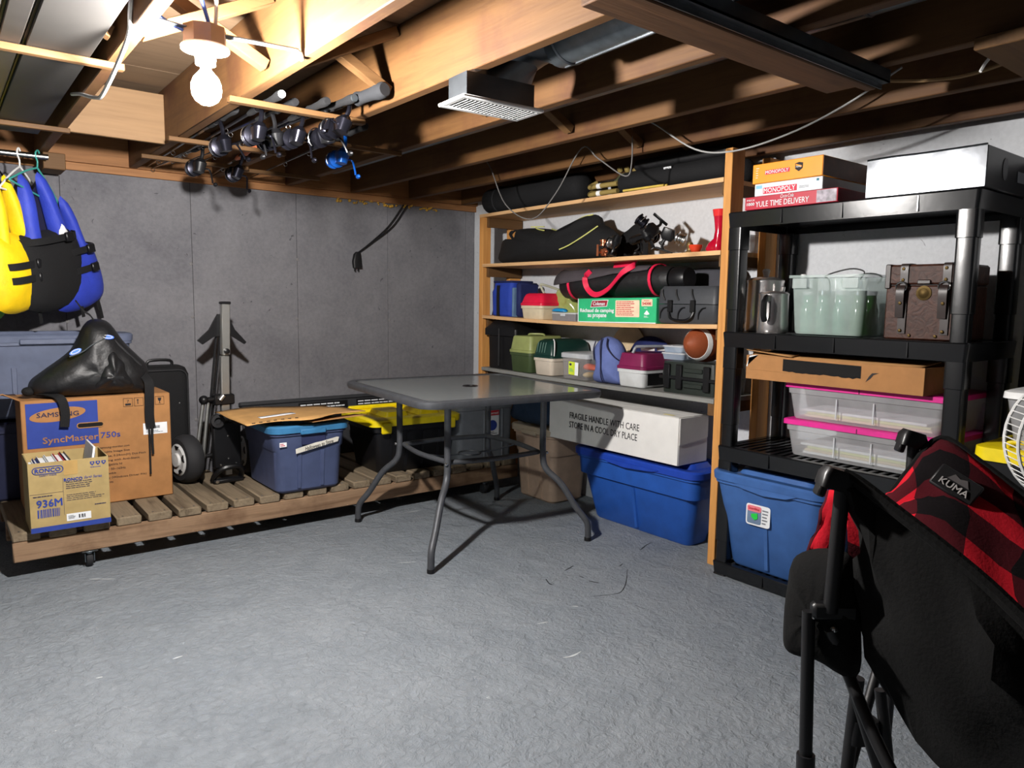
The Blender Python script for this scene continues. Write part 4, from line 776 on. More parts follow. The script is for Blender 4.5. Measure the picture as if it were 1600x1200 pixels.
# second shelf: black bag, reels, brass figure, red glass boot
t = rthing('gear_bag', 'slack black sports bag with pale yellow piping on the second shelf', 'bag', 2.83, 3.70, 2.70, Z2)
MB().inflate([(-.49, .004), (-.50, .09), (-.47, .15), (-.37, .15), (-.34, .20), (-.27, .205), (-.15, .198), (-.04, .185), (.06, .17), (.16, .205), (.27, .235), (.335, .235), (.36, .19), (.43, .16), (.48, .115), (.47, .05), (.40, .004), (0, .0)], .11, .14, rings=8, K=90, amp=.013, fs_=14, seed=11, cen=(.02, .09)).build('bag_body', M_BLKF, t)
M_PIPE = mat('pale_yellow_piping', S(206, 206, 120), .6)
for pts in ([(.03, -.062, .178), (.10, -.066, .165), (.17, -.058, .19), (.26, -.044, .225), (.325, -.028, .236)], [(.16, -.118, .055), (.23, -.112, .075), (.32, -.09, .12), (.385, -.05, .17)], [(-.12, -.055, .196), (-.08, -.066, .183), (-.02, -.075, .172)], [(-.18, -.04, .205), (-.06, -.04, .198)]):
    MB().tube(smooth_path(pts, 5), .0035, 6).build('piping', M_PIPE, t)
MB().strap(smooth_path([(-.35, -.01, .20), (-.38, -.02, .19), (-.36, -.05, .17), (-.32, -.06, .14)], 5), .022, (0, 1, 0), .004).build('handle_loop', M_RUB, t)
t = rthing('gear_bag', 'flat black mesh bag leaning on the wall behind the sports bag', 'bag', 2.955, 2.84, 2.62, Z2)
MB().inflate([(-.10, .0), (-.09, .12), (-.03, .16), (.03, .19), (.08, .17), (.10, .12), (.11, .06), (.09, .0)], .03, .03, amp=.006, seed=4).build('bag_body', M_BLKF, t)
def loose_reel(y, z, rot, label, body, spool, x=2.70, k=.88):
    t = rthing('fishing_reel', label, 'fishing reel', x, y+.04, y-.04, z, 'loose reels on the second shelf'); t.rotation_euler[2] += math.radians(rot[2])
    inner = Matrix.Rotation(math.radians(rot[0]), 4, 'X') @ Matrix.Rotation(math.radians(rot[1]), 4, 'Y') @ Matrix.Scale(1.35*k, 4)
    tmp = []
    def add(nm, mb, m, par=None):
        mb.v = [inner @ v for v in mb.v]; tmp.append(mb); return (nm, mb, m, par)
    L = [add('reel_body', MB().rloft([(-.022, -.014, .014, -.016, .03, .01), (.008, -.018, .018, -.02, .038, .014), (.024, -.010, .010, -.01, .03, .008)], 3).tube(smooth_path([(0, .005, .02), (0, 0, .045), (0, .01, .062)], 3), .006, 7).box(-.008, .008, -.022, .05, .06, .066, .002), body),
         add('spool', MB().lathe([(.012, 0), (.026, .004), (.026, .010), (.019, .013), (.019, .032), (.025, .035), (.025, .041), (.012, .046), (.0, .047)], (0, .04, 0), (0, 1, 0), 16), spool),
         add('bail_wire', MB().tube([(.028*math.cos(a), .062, .028*math.sin(a)) for a in [PI*.15+i*PI*.09 for i in range(13)]], .0018, 5), M_CHROME),
         add('crank_handle', MB().tube(smooth_path([(.018, .01, 0), (.034, .01, 0), (.042, -.01, .03), (.044, -.014, .048)], 4), .0032, 6).ball((.052, -.014, .05), .011, 8, 1.2, .7, .7), body)]
    zmin = min(v.z for mb in tmp for v in mb.v)
    for nm, mb, m, par in L: mb.v = [v-Vector((0, 0, zmin)) for v in mb.v]; mb.build(nm, m, t)
loose_reel(2.60, Z2, (0, 200, 60), 'loose reel with its crank standing highest on the second shelf', M_BLKP, M_CHROME)
loose_reel(2.50, Z2, (20, 90, -40), 'loose black reel lying low between two taller reels', M_BLKP, M_REEL, 2.715)
loose_reel(2.40, Z2, (0, 150, 20), 'loose black reel in the middle of the tallest pile of reels', M_BLKP, M_REEL)
loose_reel(2.29, Z2, (-20, 190, -60), 'loose reel with its crank sticking out towards the brass figure', M_BLKP, M_CHROME, 2.705)
loose_reel(2.37, Z2+.075, (40, 30, 130), 'loose black reel lying on top of the pile of reels', M_BLKP, M_REEL, 2.71)
loose_reel(2.71, Z2, (90, 0, 10), 'small copper coloured reel in front of the black sports bag', mat('copper_metal', S(200, 120, 84), .3, .8), mat('copper_metal', S(200, 120, 84), .3, .8), 2.72, .6)
tag(MB().lathe([(.020, 0), (.021, .004), (.013, .008), (.011, .018), (.014, .024), (.016, .034), (.012, .044), (.0, .048)], (2.70, 2.145, Z2), (0, 0, 1), 16).build('brass_figure', mat('dull_brass', S(120, 96, 56), .45, .5)), 'small dull brass figure alone near the red glass boot', 'ornament')
M_RGL = mat('ruby_red_glass', S(176, 16, 44), .12, coat=.6)
t = rthing('glass_boot', 'ruby red glass boot standing next to the tall post', 'glass boot', 2.70, 2.075, 1.965, Z2)
MB().rloft([(0, -.045, .035, -.0, .055, .025), (.012, -.052, .036, -.004, .06, .028), (.035, -.040, .035, .0, .056, .026), (.055, -.012, .034, .002, .054, .024), (.09, -.006, .033, .004, .052, .022), (.125, -.010, .036, .001, .054, .024), (.150, -.014, .039, -.002, .058, .026)], 5).build('boot_body', M_RGL, t)
MB().rloft([(.1502, -.015, .040, -.003, .059, .026), (.180, -.020, .044, -.006, .062, .028)], 5).build('boot_cuff', mat('red_orange_glass', S(214, 50, 50), .12, coat=.6), t)
tag(MB().lathe([(.018, 0), (.022, .004), (.030, .02), (.031, .03), (.028, .03), (.019, .008), (0, .006)], (2.69, 2.105, Z2), (0, 0, 1), 18).build('small_bowl', mat('red_amber_glass', S(200, 60, 30), .15, coat=.5)), 'tiny red amber bowl at the toe of the red boot', 'bowl')
t = rthing('clear_tub', 'small clear plastic container at the end of the second shelf behind the post', 'container', 2.90, 2.06, 1.97, Z2)
MB().rloft([(0, -.035, .035, 0, .08, .01), (.075, -.042, .042, -.006, .086, .012)], 4).build('tub', M_CLEAR, t); MB().rloft([(.075, -.046, .046, -.01, .09, .012), (.082, -.046, .046, -.01, .09, .012)], 4).build('lid', M_CLID, t)

# third shelf
M_COOL = mat('cobalt_cooler_fabric', S(34, 62, 160), .75, bump=.4, bscale=120); M_NAVYF = mat('navy_fabric', S(24, 34, 84), .8, bump=.4, bscale=120)
t = rthing('cooler_bag', 'blue soft cooler bag with black strap on the third shelf beside the short post', 'cooler bag', 2.76, 3.735, 3.44, Z3-.006)
MB().rloft([(0, -.135, .06, .01, .17, .03), (.01, -.14, .065, .0, .175, .035), (.15, -.142, .07, -.004, .178, .035), (.18, -.12, .07, .0, .175, .03), (.205, -.115, .07, .004, .17, .02)], 4).build('bag_body', M_COOL, t)
MB().box(-.118, .072, .0, .172, .2055, .218, .005).build('bag_lid', M_NAVYF, t)
MB().strap([(-.055, -.0065, .0), (-.055, -.0085, .12), (-.055, -.006, .19)], .026, (1, 0, 0), .004).build('strap', M_BLKF, t)
MB().box(.072, .092, .0, .16, .0, .175, .004).build('side_panel', mat('grey_blue_panel', S(92, 120, 150), .7), t); MB().box(.093, .135, .01, .165, .0, .205, .012).build('side_pocket', M_NAVYF, t)
def tackle(name, label, x, ya, yb, z, d, hb, hl, mb_, ml, dome=.012, lip=True, over=.006):
    t = rthing(name, label, 'tackle box', x, ya, yb, z); w = (ya-yb)/2
    MB().rloft([(0, -w+.012, w-.012, .012, d-.012, .02), (.006, -w+.008, w-.008, .008, d-.008, .022), (hb-.018, -w+.001, w-.001, .001, d-.001, .024), (hb-.016, -w-.004, w+.004, -.004, d+.004, .026), (hb, -w-.004, w+.004, -.004, d+.004, .026)], 4).build('base', mb_, t)
    L = MB().rloft([(hb+.0005, -w-over, w+over, -over, d+over, .026), (hb+.014, -w-over, w+over, -over, d+over, .026), (hb+.017, -w, w, 0, d, .024), (hb+hl-dome, -w+.010, w-.010, .010, d-.010, .024), (hb+hl-dome*.35, -w+.010+dome*.35, w-.010-dome*.35, .010+dome*.35, d-.010-dome*.35, .024), (hb+hl, -w+.010+dome, w-.010-dome, .010+dome, d-.010-dome, .02)], 4).build('lid', ml, t)
    return t, L
t, L = tackle('tackle_box', 'small tackle box with a bright red lid and cream base on the third shelf', 2.715, 3.376, 3.185, Z3-.014, .24, .078, .072, mat('cream_plastic', S(206, 192, 164), .5), mat('bright_red_plastic', S(214, 28, 62), .35), .02)
MB().tube(smooth_path([(.05, .06, .148), (.02, .06, .185), (.03, .06, .20), (.07, .16, .17)], 4), .007, 7).build('carry_handle', mat('pale_handle', S(170, 170, 150), .5), t)
t = rthing('plastic_bag', 'crinkled clear bag with pale green contents behind the red lidded box', 'bag', 2.90, 3.30, 3.06, Z3-.014)
MB().inflate([(-.11, .0), (-.12, .09), (-.07, .15), (-.02, .20), (.04, .25), (.08, .255), (.07, .21), (.10, .15), (.12, .07), (.11, .0)], .06, .05, amp=.022, fs_=26, seed=8).build('bag_film', frost('crinkled_green_bag', S(168, 180, 104), .75, .2), t)
t = rthing('lure_box', 'grey clear sectioned lure box in front of the rolled bag', 'box', 2.705, 3.085, 2.89, Z3-.0155)
MB().rloft([(0, -.095, .095, 0, .12, .008), (.038, -.097, .097, -.001, .121, .008)], 3).build('tray', frost('smoky_clear_plastic', S(150, 146, 150), .6), t); MB().rloft([(.0382, -.099, .099, -.003, .123, .008), (.045, -.097, .097, -.001, .121, .008)], 3).build('lid', M_CLID, t); MB().box(-.02, .02, -.006, -.001, .026, .042, .002).build('latch', M_CLID, t)
t = rthing('lure_pack', 'small turquoise packet lying on the clear lure box', 'packet', 2.71, 3.075, 2.97, Z3+.0305)
MB().inflate([(-.05, .002), (-.052, .016), (-.02, .024), (.03, .022), (.052, .014), (.05, .002)], .025, .03, amp=.003, seed=2).build('packet', mat('turquoise_pack', S(30, 136, 190), .3), t)
t = rthing('stove_box', 'green camping stove carton with French lettering on the third shelf', 'box', 2.705, 2.872, 2.332, Z3-.014, None, 0); t.rotation_euler[1] = math.radians(-.9)
M_GRN = mat('emerald_carton', S(44, 176, 118), .6)
MB().box(-.27, .27, 0, .24, 0, .125, .003).build('carton', M_GRN, t)
patch(t, 'logo_plate', [(-.175, .078), (-.055, .082), (-.045, .116), (-.162, .114)], M_PAPER, -.0006); patch(t, 'logo_fill', [(-.170, .081), (-.058, .085), (-.049, .113), (-.160, .111)], mat('dark_red_print', S(150, 36, 50), .5), -.0016)
text(t, 'Coleman', -.110, .0975, .085, .018, M_PAPER, -.003, shear=.25, bold=.02); text(t, 'Réchaud de camping', -.128, .060, .245, .024, M_PAPER, -.001, bold=.04); text(t, 'au propane', -.125, .032, .135, .022, M_PAPER, -.001, bold=.04)
patch(t, 'text_panel', rrect(.005, .165, .030, .113, .004), mat('cream_print', S(230, 206, 176), .6), -.0006); rows_of_text(t, .012, .16, .036, .109, 8, M_RED, -.0018, seed=12, fill=.5)
patch(t, 'model_plate', rrect(.178, .247, .083, .117, .004), mat('cream_print', S(230, 206, 176), .6), -.0006); text(t, 'MODEL', .2125, .110, .035, .006, M_RED, -.0018); text(t, '5430E', .2125, .096, .055, .012, M_RED, -.0018, bold=.03); rows_of_text(t, .195, .23, .072, .077, 1, M_PAPER, -.001)
patch(t, 'flame_mark', [(.195, .045), (.2125, .041), (.23, .045), (.222, .055), (.2125, .064), (.203, .055)], M_PAPER); rows_of_text(t, .195, .23, .028, .038, 2, M_PAPER, -.001)
patch(t, 'pale_edge', rect(-.269, -.264, .0, .124), M_PAPER, -.0006); patch(t, 'pale_edge', rect(-.26, .269, .0005, .005), M_PAPER, -.0006)
t = rthing('rolled_mat', 'black and grey rolled bag with hot pink straps lying over the stove carton', 'bag', 2.71, 3.08, 2.28, Z3+.115)
M_PST = mat('hot_pink_strap', S(222, 30, 72), .6); M_GREYC = mat('charcoal_canvas', S(70, 64, 68), .9, bump=.4, bscale=120)
A_, B_ = Vector((-.385, .085, .062)), Vector((.375, .085, .088)); dr = (B_-A_)
MB().lathe([(0, 0), (.06, .004), (.072, .02), (.074, .2), (.070, .5), (.067, .70), (.064, .74), (.058, .76), (0, .762)], A_, dr, 22).build('roll_body', M_NYLON, t)
MB().lathe([(0, 0), (.055, .002), (.06, .02), (.056, .07), (.05, .085), (0, .087)], B_+Vector((.005, .0, 0)), dr, 18).build('roll_cap', M_BLKP, t)
ar = MB(); rows = []
for i in range(10):
    p = A_.lerp(B_, -.02+.86*i/9); rr_ = .082-.006*i/9
    rows.append([p+Vector((0, rr_*math.cos(a), rr_*math.sin(a)))+Vector((0, .0, .012*noise.noise(Vector((i*.6, a, 2))))) for a in [math.radians(-20+ (198+ -40*i/9)*k/12) for k in range(13)]])
ar.sheet(rows).build('outer_wrap', M_GREYC, t, solid=.006)
for f in (.125, .88):
    p = A_.lerp(B_, f); MB().strap([p+Vector((.004*math.sin(a*2), .078*math.cos(a), .078*math.sin(a))) for a in [2*PI*k/20 for k in range(21)]], .016, (1, 0, 0), .003).build('band', M_PST, t)
MB().strap(smooth_path([(-.13, .02, .135), (-.145, -.005, .10), (-.13, .0, .045), (-.06, -.008, .012), (.03, -.012, .04), (.12, -.006, .12), (.165, .04, .165), (.05, .07, .165), (-.02, .08, .162)], 7), .028, (.25, .3, 1), .004).build('shoulder_strap', M_PST, t)
t = rthing('hard_case', 'dark grey moulded hard case with latches at the end of the third shelf', 'case', 2.70, 2.332, 1.985, Z3-.005)
M_HC = mat('dark_grey_moulded_plastic', S(58, 60, 64), .5, bump=.2)
MB().rloft([(0, -.16, .16, .012, .24, .02), (.012, -.17, .172, .004, .25, .025), (.088, -.170, .173, .0, .25, .025)], 4).build('case_base', M_HC, t); MB().rloft([(.091, -.170, .173, .0, .25, .025), (.155, -.166, .170, .006, .25, .025), (.172, -.155, .160, .018, .24, .025)], 4).build('case_lid', M_HC, t)
for x in (-.135, -.055, .035): MB().tube(smooth_path([(x, .0, .158), (x+.004, -.004, .135), (x+.018, -.003, .108)], 4), .0035, 6).build('moulded_ridge', M_BLKP, t)
for x in (-.135, -.03, .085): MB().tube(smooth_path([(x-.012, .004, .022), (x-.006, -.002, .05), (x+.012, -.003, .070), (x+.03, .0, .074)], 4), .0035, 6).build('moulded_ridge', M_BLKP, t)
for x in (-.085, .045): MB().box(x-.014, x+.014, -.010, .004, .052, .108, .003).build('latch', M_BLKP, t)
MB().tube(smooth_path([(-.09, -.004, .048), (-.07, -.012, .022), (0, -.014, .016), (.04, -.012, .028), (.052, -.004, .055)], 5), .006, 7).build('carry_handle', M_BLKP, t)
t = rthing('duffel_bag', 'dark grey fabric bag lying behind the moulded hard case', 'bag', 2.975, 2.45, 2.03, Z3)
MB().inflate([(-.20, .0), (-.21, .14), (-.17, .235), (-.05, .262), (.08, .255), (.18, .25), (.205, .16), (.2, .0)], .022, .04, amp=.008, seed=14).build('bag_body', mat('slate_fabric', S(66, 66, 72), .9, bump=.4, bscale=90), t)

# fourth shelf
t = rthing('power_tool_case', 'tall black plastic case with a carry handle beside the short post', 'case', 2.733, 3.735, 3.435, Z4)
MB().rloft([(0, -.135, .135, .01, .22, .02), (.20, -.14, .14, .004, .23, .02), (.205, -.16, .16, -.012, .235, .02), (.245, -.16, .16, -.012, .235, .02), (.29, -.105, .105, .01, .2, .03), (.30, -.09, .09, .02, .19, .03)], 4).build('case_shell', M_BLKP, t)
MB().tube(smooth_path([(-.08, .09, .295), (-.06, .09, .322), (.04, .09, .322), (.07, .09, .295)], 4), .011, 8).build('carry_handle', M_BLKP, t); MB().box(-.004, .004, -.018, -.008, .02, .25, .002).build('moulded_seam', M_RUB, t); MB().ball((.06, .03, .297), .007, 8).build('latch_button', M_CHROME, t)
t, L = tackle('tackle_box', 'olive green tackle box with a lighter green lid on the grey shelf', 2.71, 3.468, 3.27, Z4, .27, .115, .098, mat('dark_olive_plastic', S(62, 76, 48), .45), mat('light_olive_plastic', S(142, 150, 92), .45), .006)
MB().tube(smooth_path([(-.04, .10, .215), (-.02, .10, .222), (.04, .14, .222), (.06, .14, .214)], 4), .006, 7).build('carry_handle', mat('light_olive_plastic', S(142, 150, 92), .45), t)
t, L = tackle('tackle_box', 'cream tackle box with a ribbed dark green domed lid', 2.705, 3.24, 3.075, Z4, .31, .098, .105, mat('pale_beige_plastic', S(196, 184, 168), .5), mat('bottle_green_plastic', S(20, 52, 46), .35), .03)
for x in (-.05, -.028, -.006, .016): MB().tube([(x, .002, .128), (x+.003, .006, .16), (x+.004, .012, .185)], .003, 6).build('moulded_rib', mat('bottle_green_rib', S(60, 96, 84), .4), L)
MB().tube(smooth_path([(.084, .015, .11), (.088, .014, .15), (.080, .02, .19), (.06, .03, .204)], 5), .0035, 6).build('wire_handle', M_WPL, t)
t = rthing('clear_box', 'clear lidded box with orange items and a yellow green label', 'container', 2.705, 3.0, 2.79, Z4)
MB().rloft([(0, -.090, .090, .008, .2, .016), (.008, -.096, .096, .004, .205, .018), (.115, -.102, .102, .0, .21, .018)], 4).build('tub', frost('very_clear_plastic', S(190, 186, 186), .28), t); MB().rloft([(.115, -.108, .108, -.006, .216, .02), (.138, -.108, .108, -.006, .216, .02), (.142, -.10, .10, .002, .208, .018)], 4).build('lid', M_CLID, t)
patch(t, 'product_label', [(-.035, .026), (.040, .022), (.042, .092), (-.035, .096)], mat('lime_label', S(206, 224, 60), .5), -.0045); patch(t, 'label_white_band', [(.014, .0235), (.040, .022), (.042, .092), (.015, .0935)], M_PAPER, -.0055); rows_of_text(t, -.028, .010, .04, .06, 3, M_GRN, -.0055); patch(t, 'label_mark', ellipse(-.02, .080, .009, .007), M_NAVYINK, -.0055)
tag(MB().inflate([(-.045, .0), (-.05, .02), (-.02, .035), (.03, .03), (.06, .018), (.05, .0)], .03, .03, seed=3, M=Matrix.Translation((2.79, 2.85, Z4+.05)) @ Matrix.Rotation(math.radians(-90), 4, 'Z')).build('orange_float', mat('orange_plastic', S(236, 96, 50), .5)), 'orange float inside the clear lidded box', 'float', None)
tag(MB().ball((2.78, 2.955, Z4+.055), .018, 12).build('orange_ball', mat('orange_plastic', S(236, 96, 50), .5)), 'small orange ball at the end of the clear lidded box', 'ball')
tag(MB().ball((2.78, 2.85, Z4+.024), .018, 12, 1.2, 2.6, .9).build('wood_lure', mat('pale_wood_lure', S(206, 180, 130), .5)), 'pale wooden lure at the bottom of the clear lidded box', 'lure')
t = rthing('small_backpack', 'slumped periwinkle blue backpack standing on the grey shelf', 'backpack', 2.745, 2.775, 2.56, Z4)
M_PERI = mat('periwinkle_fabric', S(92, 106, 160), .8, bump=.5, bscale=90)
MB().inflate([(-.095, .0), (-.085, .05), (-.075, .10), (-.10, .145), (-.085, .20), (-.04, .235), (.0, .24), (.05, .225), (.09, .18), (.10, .10), (.10, .03), (.095, .0), (0, -.002)], .065, .075, rings=8, K=72, amp=.009, fs_=20, seed=21).build('bag_body', M_PERI, t)
for pts in ([(-.015, -.045, .234), (-.005, -.066, .19), (.005, -.072, .12), (.008, -.070, .04), (.008, -.05, .006)], [(.02, -.04, .232), (.04, -.062, .19), (.075, -.05, .145), (.095, -.02, .12)], [(-.06, -.045, .215), (-.06, -.06, .17), (-.045, -.068, .12)]):
    MB().tube(smooth_path(pts, 5), .0035, 6).build('dark_piping', M_VNAVY, t)
t, L = tackle('tackle_box', 'burgundy lidded tackle box with a pale grey base', 2.70, 2.575, 2.395, Z4, .30, .088, .078, mat('pale_grey_plastic', S(196, 198, 198), .5), mat('burgundy_plastic', S(118, 28, 72), .45), .004)
patch(t, 'dark_side_tray', [(.03, .012), (.24, .012), (.24, .075), (.03, .075)], M_BLKP, .0, .002, Matrix.Translation((.0915, 0, 0)) @ Matrix.Rotation(math.radians(90), 4, 'Z'))
MB().tube(smooth_path([(-.01, .03, .167), (.0, .04, .195), (.02, .05, .20), (.085, .18, .20), (.10, .2, .185), (.10, .2, .167)], 4), .008, 7).build('carry_handle', M_GREYT, t)
for i, y in enumerate((.05, .11)): tag(MB().cyl((2.745+y, 2.50-i*.05, Z4+.184), (2.78+y, 2.44-i*.03, Z4+.184), .009, 8).build('screwdriver', M_WPL), ('pale screwdriver handle lying on the burgundy lid', 'second pale screwdriver lying deeper on the burgundy lid')[i], 'screwdriver')
t = rthing('pouch_bag', 'navy blue pouch slumped behind the burgundy tackle box', 'bag', 2.965, 2.76, 2.42, Z4+.10)
MB().inflate([(-.15, -.10), (-.15, .02), (-.11, .10), (-.03, .14), (.06, .135), (.13, .09), (.15, .0), (.15, -.10)], .04, .035, amp=.008, seed=17).build('bag_body', M_NAVYF, t)
t = rthing('plate', 'pale beige plate leaning on the wall above the blue backpack', 'plate', 3.0, 2.90, 2.66, Z4+.0)
MB().lathe([(0, .004), (.09, .002), (.125, .016), (.128, .018), (.125, .020), (.09, .007), (0, .008)], (0, .015, .165), (0, -1, .12), 28).build('dish', mat('beige_china', S(206, 184, 150), .4), t)
MB().box(-.05, .05, .0, .028, 0, .035, .004).build('stand', W_JX, t)
t = rthing('tool_case', 'dark green ribbed tool case under the football', 'case', 2.70, 2.30, 1.965, Z4)
M_DG = mat('blackish_green_plastic', S(34, 40, 36), .45)
MB().rloft([(0, -.15, .15, .008, .24, .02), (.07, -.155, .155, .004, .245, .02)], 3).build('case_base', M_DG, t); MB().rloft([(.073, -.157, .157, .002, .247, .02), (.145, -.152, .152, .006, .24, .025)], 3).build('case_lid', M_DG, t)
for x in (-.115, -.045, .11): MB().box(x-.018, x+.018, -.008, .005, .02, .135, .004).build('latch', M_BLKP, t)
MB().box(-.16, .16, -.006, .004, .064, .080, .003).build('rim', M_BLKP, t)
for z in (.03, .10): MB().box(-.02, .085, -.003, .006, z, z+.02, .003).build('moulded_panel', M_DG, t)
for i, (ya, z, w) in enumerate(((2.355, 0, .135), (2.35, .034, .12))):
    t = rthing('food_container', ('pale clear container on the dark green tool case', 'upper clear container stacked beside the football')[i], 'container', 2.78, ya, ya-w, Z4+.1465+z)
    MB().rloft([(0, -w/2+.008, w/2-.008, .004, .09, .012), (.026, -w/2, w/2, 0, .095, .014)], 4).build('tub', frost('bluish_clear_plastic', S(176, 192, 212), .5), t); MB().rloft([(.0262, -w/2-.003, w/2+.003, -.003, .098, .014), (.033, -w/2-.003, w/2+.003, -.003, .098, .014)], 4).build('lid', M_CLID, t)
t = thing('football', 'brown leather football with white stripes on the dark green tool case', 'football', (2.80, 2.112, Z4+.1465+.0845)); ax = Vector((-1, -.02, .03)).normalized()
fp = [(.084*(1-abs(-1+2*k/18)**2.1)**.75 if 0 < k < 18 else 0, -.14+.28*k/18) for k in range(19)]
MB().lathe(fp, (0, 0, 0), ax, 26).build('ball', mat('brown_football_leather', S(138, 68, 36), .55, bump=.4, bscale=260), t)
for s in (-1, 1):
    sp = [(.084*(1-abs(h/.14)**2.1)**.75+.0012, h) for h in [s*.062+d for d in (-.011, -.005, .001, .007, .011)]]
    MB().lathe([(sp[0][0]-.003, sp[0][1])]+sp+[(sp[-1][0]-.003, sp[-1][1])], (0, 0, 0), ax, 26).build('white_stripe', M_WPL, t)
t = thing('leaning_board', 'black board leaning in the corner behind the short shelf post', 'board', (2.90, 4.02, 0)); 
MB().prism([(-.17, .0), (.10, .0), (.10, 1.14), (.085, 1.14)], 0, .012, Matrix.Rotation(math.radians(2), 4, 'X') @ Matrix.Translation((0, 0, 0))).build('board', M_BLKM, t)

# under the shelf
t = rthing('storage_tote', 'taupe storage tote on the floor beneath the blue green bag', 'tote', 2.70, 3.42, 3.045, 0)
tote(t, .375, .31, .447, M_TAN, M_TANL, taper=.03, ribs=2)
t = rthing('cloth_bag', 'dark teal cloth bag lying on the taupe tote', 'bag', 2.74, 3.46, 3.10, .4505)
MB().inflate([(-.17, .0), (-.18, .08), (-.14, .16), (-.05, .20), (.06, .19), (.14, .14), (.17, .06), (.16, .0)], .05, .14, amp=.014, fs_=16, seed=31).build('bag_body', mat('dark_teal_cloth', S(28, 46, 68), .9, bump=.5, bscale=60), t)
t = rthing('storage_tote', 'long royal blue tote on the floor beneath the white carton', 'tote', 2.695, 2.865, 2.055, 0)
tote(t, .80, .31, .398, M_BTOTE, M_BLID, taper=.075, r=.05, ribs=1, over=.016, grip=False)
MB().prism([(-.16, .362), (-.14, .348), (-.02, .338), (.16, .350), (.20, .362)], -.022, -.004).build('moulded_handle', M_BLID, t)
t = rthing('white_carton', 'long white carton with printed warning lying on the royal blue tote', 'box', 2.69, 3.07, 2.155, .4)
M_WC = M_WCARD
MB().box(-.457, .457, 0, .215, 0.002, .228, .003).build('carton', M_WC, t)
MB().box(-.455, .455, -.002, .1, .2285, .2305).build('top_flap', M_WC, t); MB().box(-.455, .455, .103, .213, .2285, .2305).build('top_flap', M_WC, t)
MB().box(-.05, .455, -.0035, -.0005, .003, .227, .001).build('tape_overlay', M_WC, t)
text(t, 'FRAGILE HANDLE WITH CARE', -.035, .148, .50, .034, M_INK, -.004); text(t, 'STORE IN A COOL DRY PLACE', -.042, .098, .49, .034, M_INK, -.004)
patch(t, 'side_flap', [(.004, .1), (.17, .112), (.212, .12), (.212, .226), (.004, .226)], M_WC, -.0, .002, Matrix.Translation((.4575, 0, 0)) @ Matrix.Rotation(math.radians(90), 4, 'Z'))
patch(t, 'small_sticker', rect(.34, .40, .02, .04), mat('yellow_sticker', S(226, 214, 150), .5), -.0005, .0008, Matrix.Translation((0, 0, .231)) @ Matrix.Rotation(math.radians(-90), 4, 'X'))
#@@RACK

# ---------------------------------------------------------------- black plastic rack
M_RACK = mat('rack_black_plastic', S(17, 18, 20), .24, bump=.16, bscale=9, spec=.6)
rk = rthing('plastic_rack', 'black plastic four tier storage rack beside the wooden shelves', 'rack', 2.588, 1.872, .938, 0)
RWd, RDp = .467, .435
slat_me = MB().box(-.009, .009, .03, RDp-.03, -.012, -.001, .002).build('deck_slat', M_RACK, None, mesh_only=True)
RZ = (.058, .562, 1.042, 1.528)
for i, z in enumerate(RZ):
    sk = MB()
    h = .062 if i else .052
    sk.rloft([(z-h, -RWd+.006, RWd-.006, .004, RDp-.004, .012), (z-.004, -RWd, RWd, 0, RDp, .014), (z, -RWd+.003, RWd-.003, .003, RDp-.003, .014), (z, -RWd+.03, RWd-.03, .03, RDp-.03, .008), (z-.016, -RWd+.03, RWd-.03, .03, RDp-.03, .008)], 4, cap=(False, False))
    sk.rloft([(z-.034, -RWd+.032, RWd-.032, .032, RDp-.032, .008), (z-.03, -RWd+.032, RWd-.032, .032, RDp-.032, .008)], 2)
    sk.build('shelf_frame', M_RACK, rk)
    for k in range(24): put('deck_slat', slat_me, rk, loc=(-RWd+.045+k*(2*RWd-.09)/23, 0, z))
    for x in (-.22, .02, .28): MB().box(x-.0025, x+.0025, -.0028, .002, z-h+.004, z-.006, .0008).build('skirt_seam', M_RACK, rk)
for z0, z1 in zip(RZ, RZ[1:]):
    for sx in (-1, 1):
        for y0, y1 in ((.006, .062), (RDp-.062, RDp-.006)):
            xa, xb = sorted((sx*(RWd-.008), sx*(RWd-.068)))
            zz0, zz1 = z0+.0005, z1-.0625
            MB().rloft([(zz0, xa+.004, xb-.004, y0+.003, y1-.003, .008), (zz0+.09, xa+.004, xb-.004, y0+.003, y1-.003, .008), (zz0+.092, xa+.001, xb-.001, y0, y1, .008), (zz1-.09, xa+.001, xb-.001, y0, y1, .008), (zz1-.088, xa-.003, xb+.003, y0-.003, y1+.003, .01), (zz1, xa-.003, xb+.003, y0-.003, y1+.003, .01)], 3).build('post', M_RACK, rk)
for sx in (-1, 1):
    for y in (.03, RDp-.03): MB().rloft([(0, sx*(RWd-.035)-.032, sx*(RWd-.035)+.032, y-.028, y+.028, .012), (.012, sx*(RWd-.035)-.028, sx*(RWd-.035)+.028, y-.024, y+.024, .012)], 3).build('foot', M_RACK, rk)
T2, T3, T4 = .5625, 1.0425, 1.5285
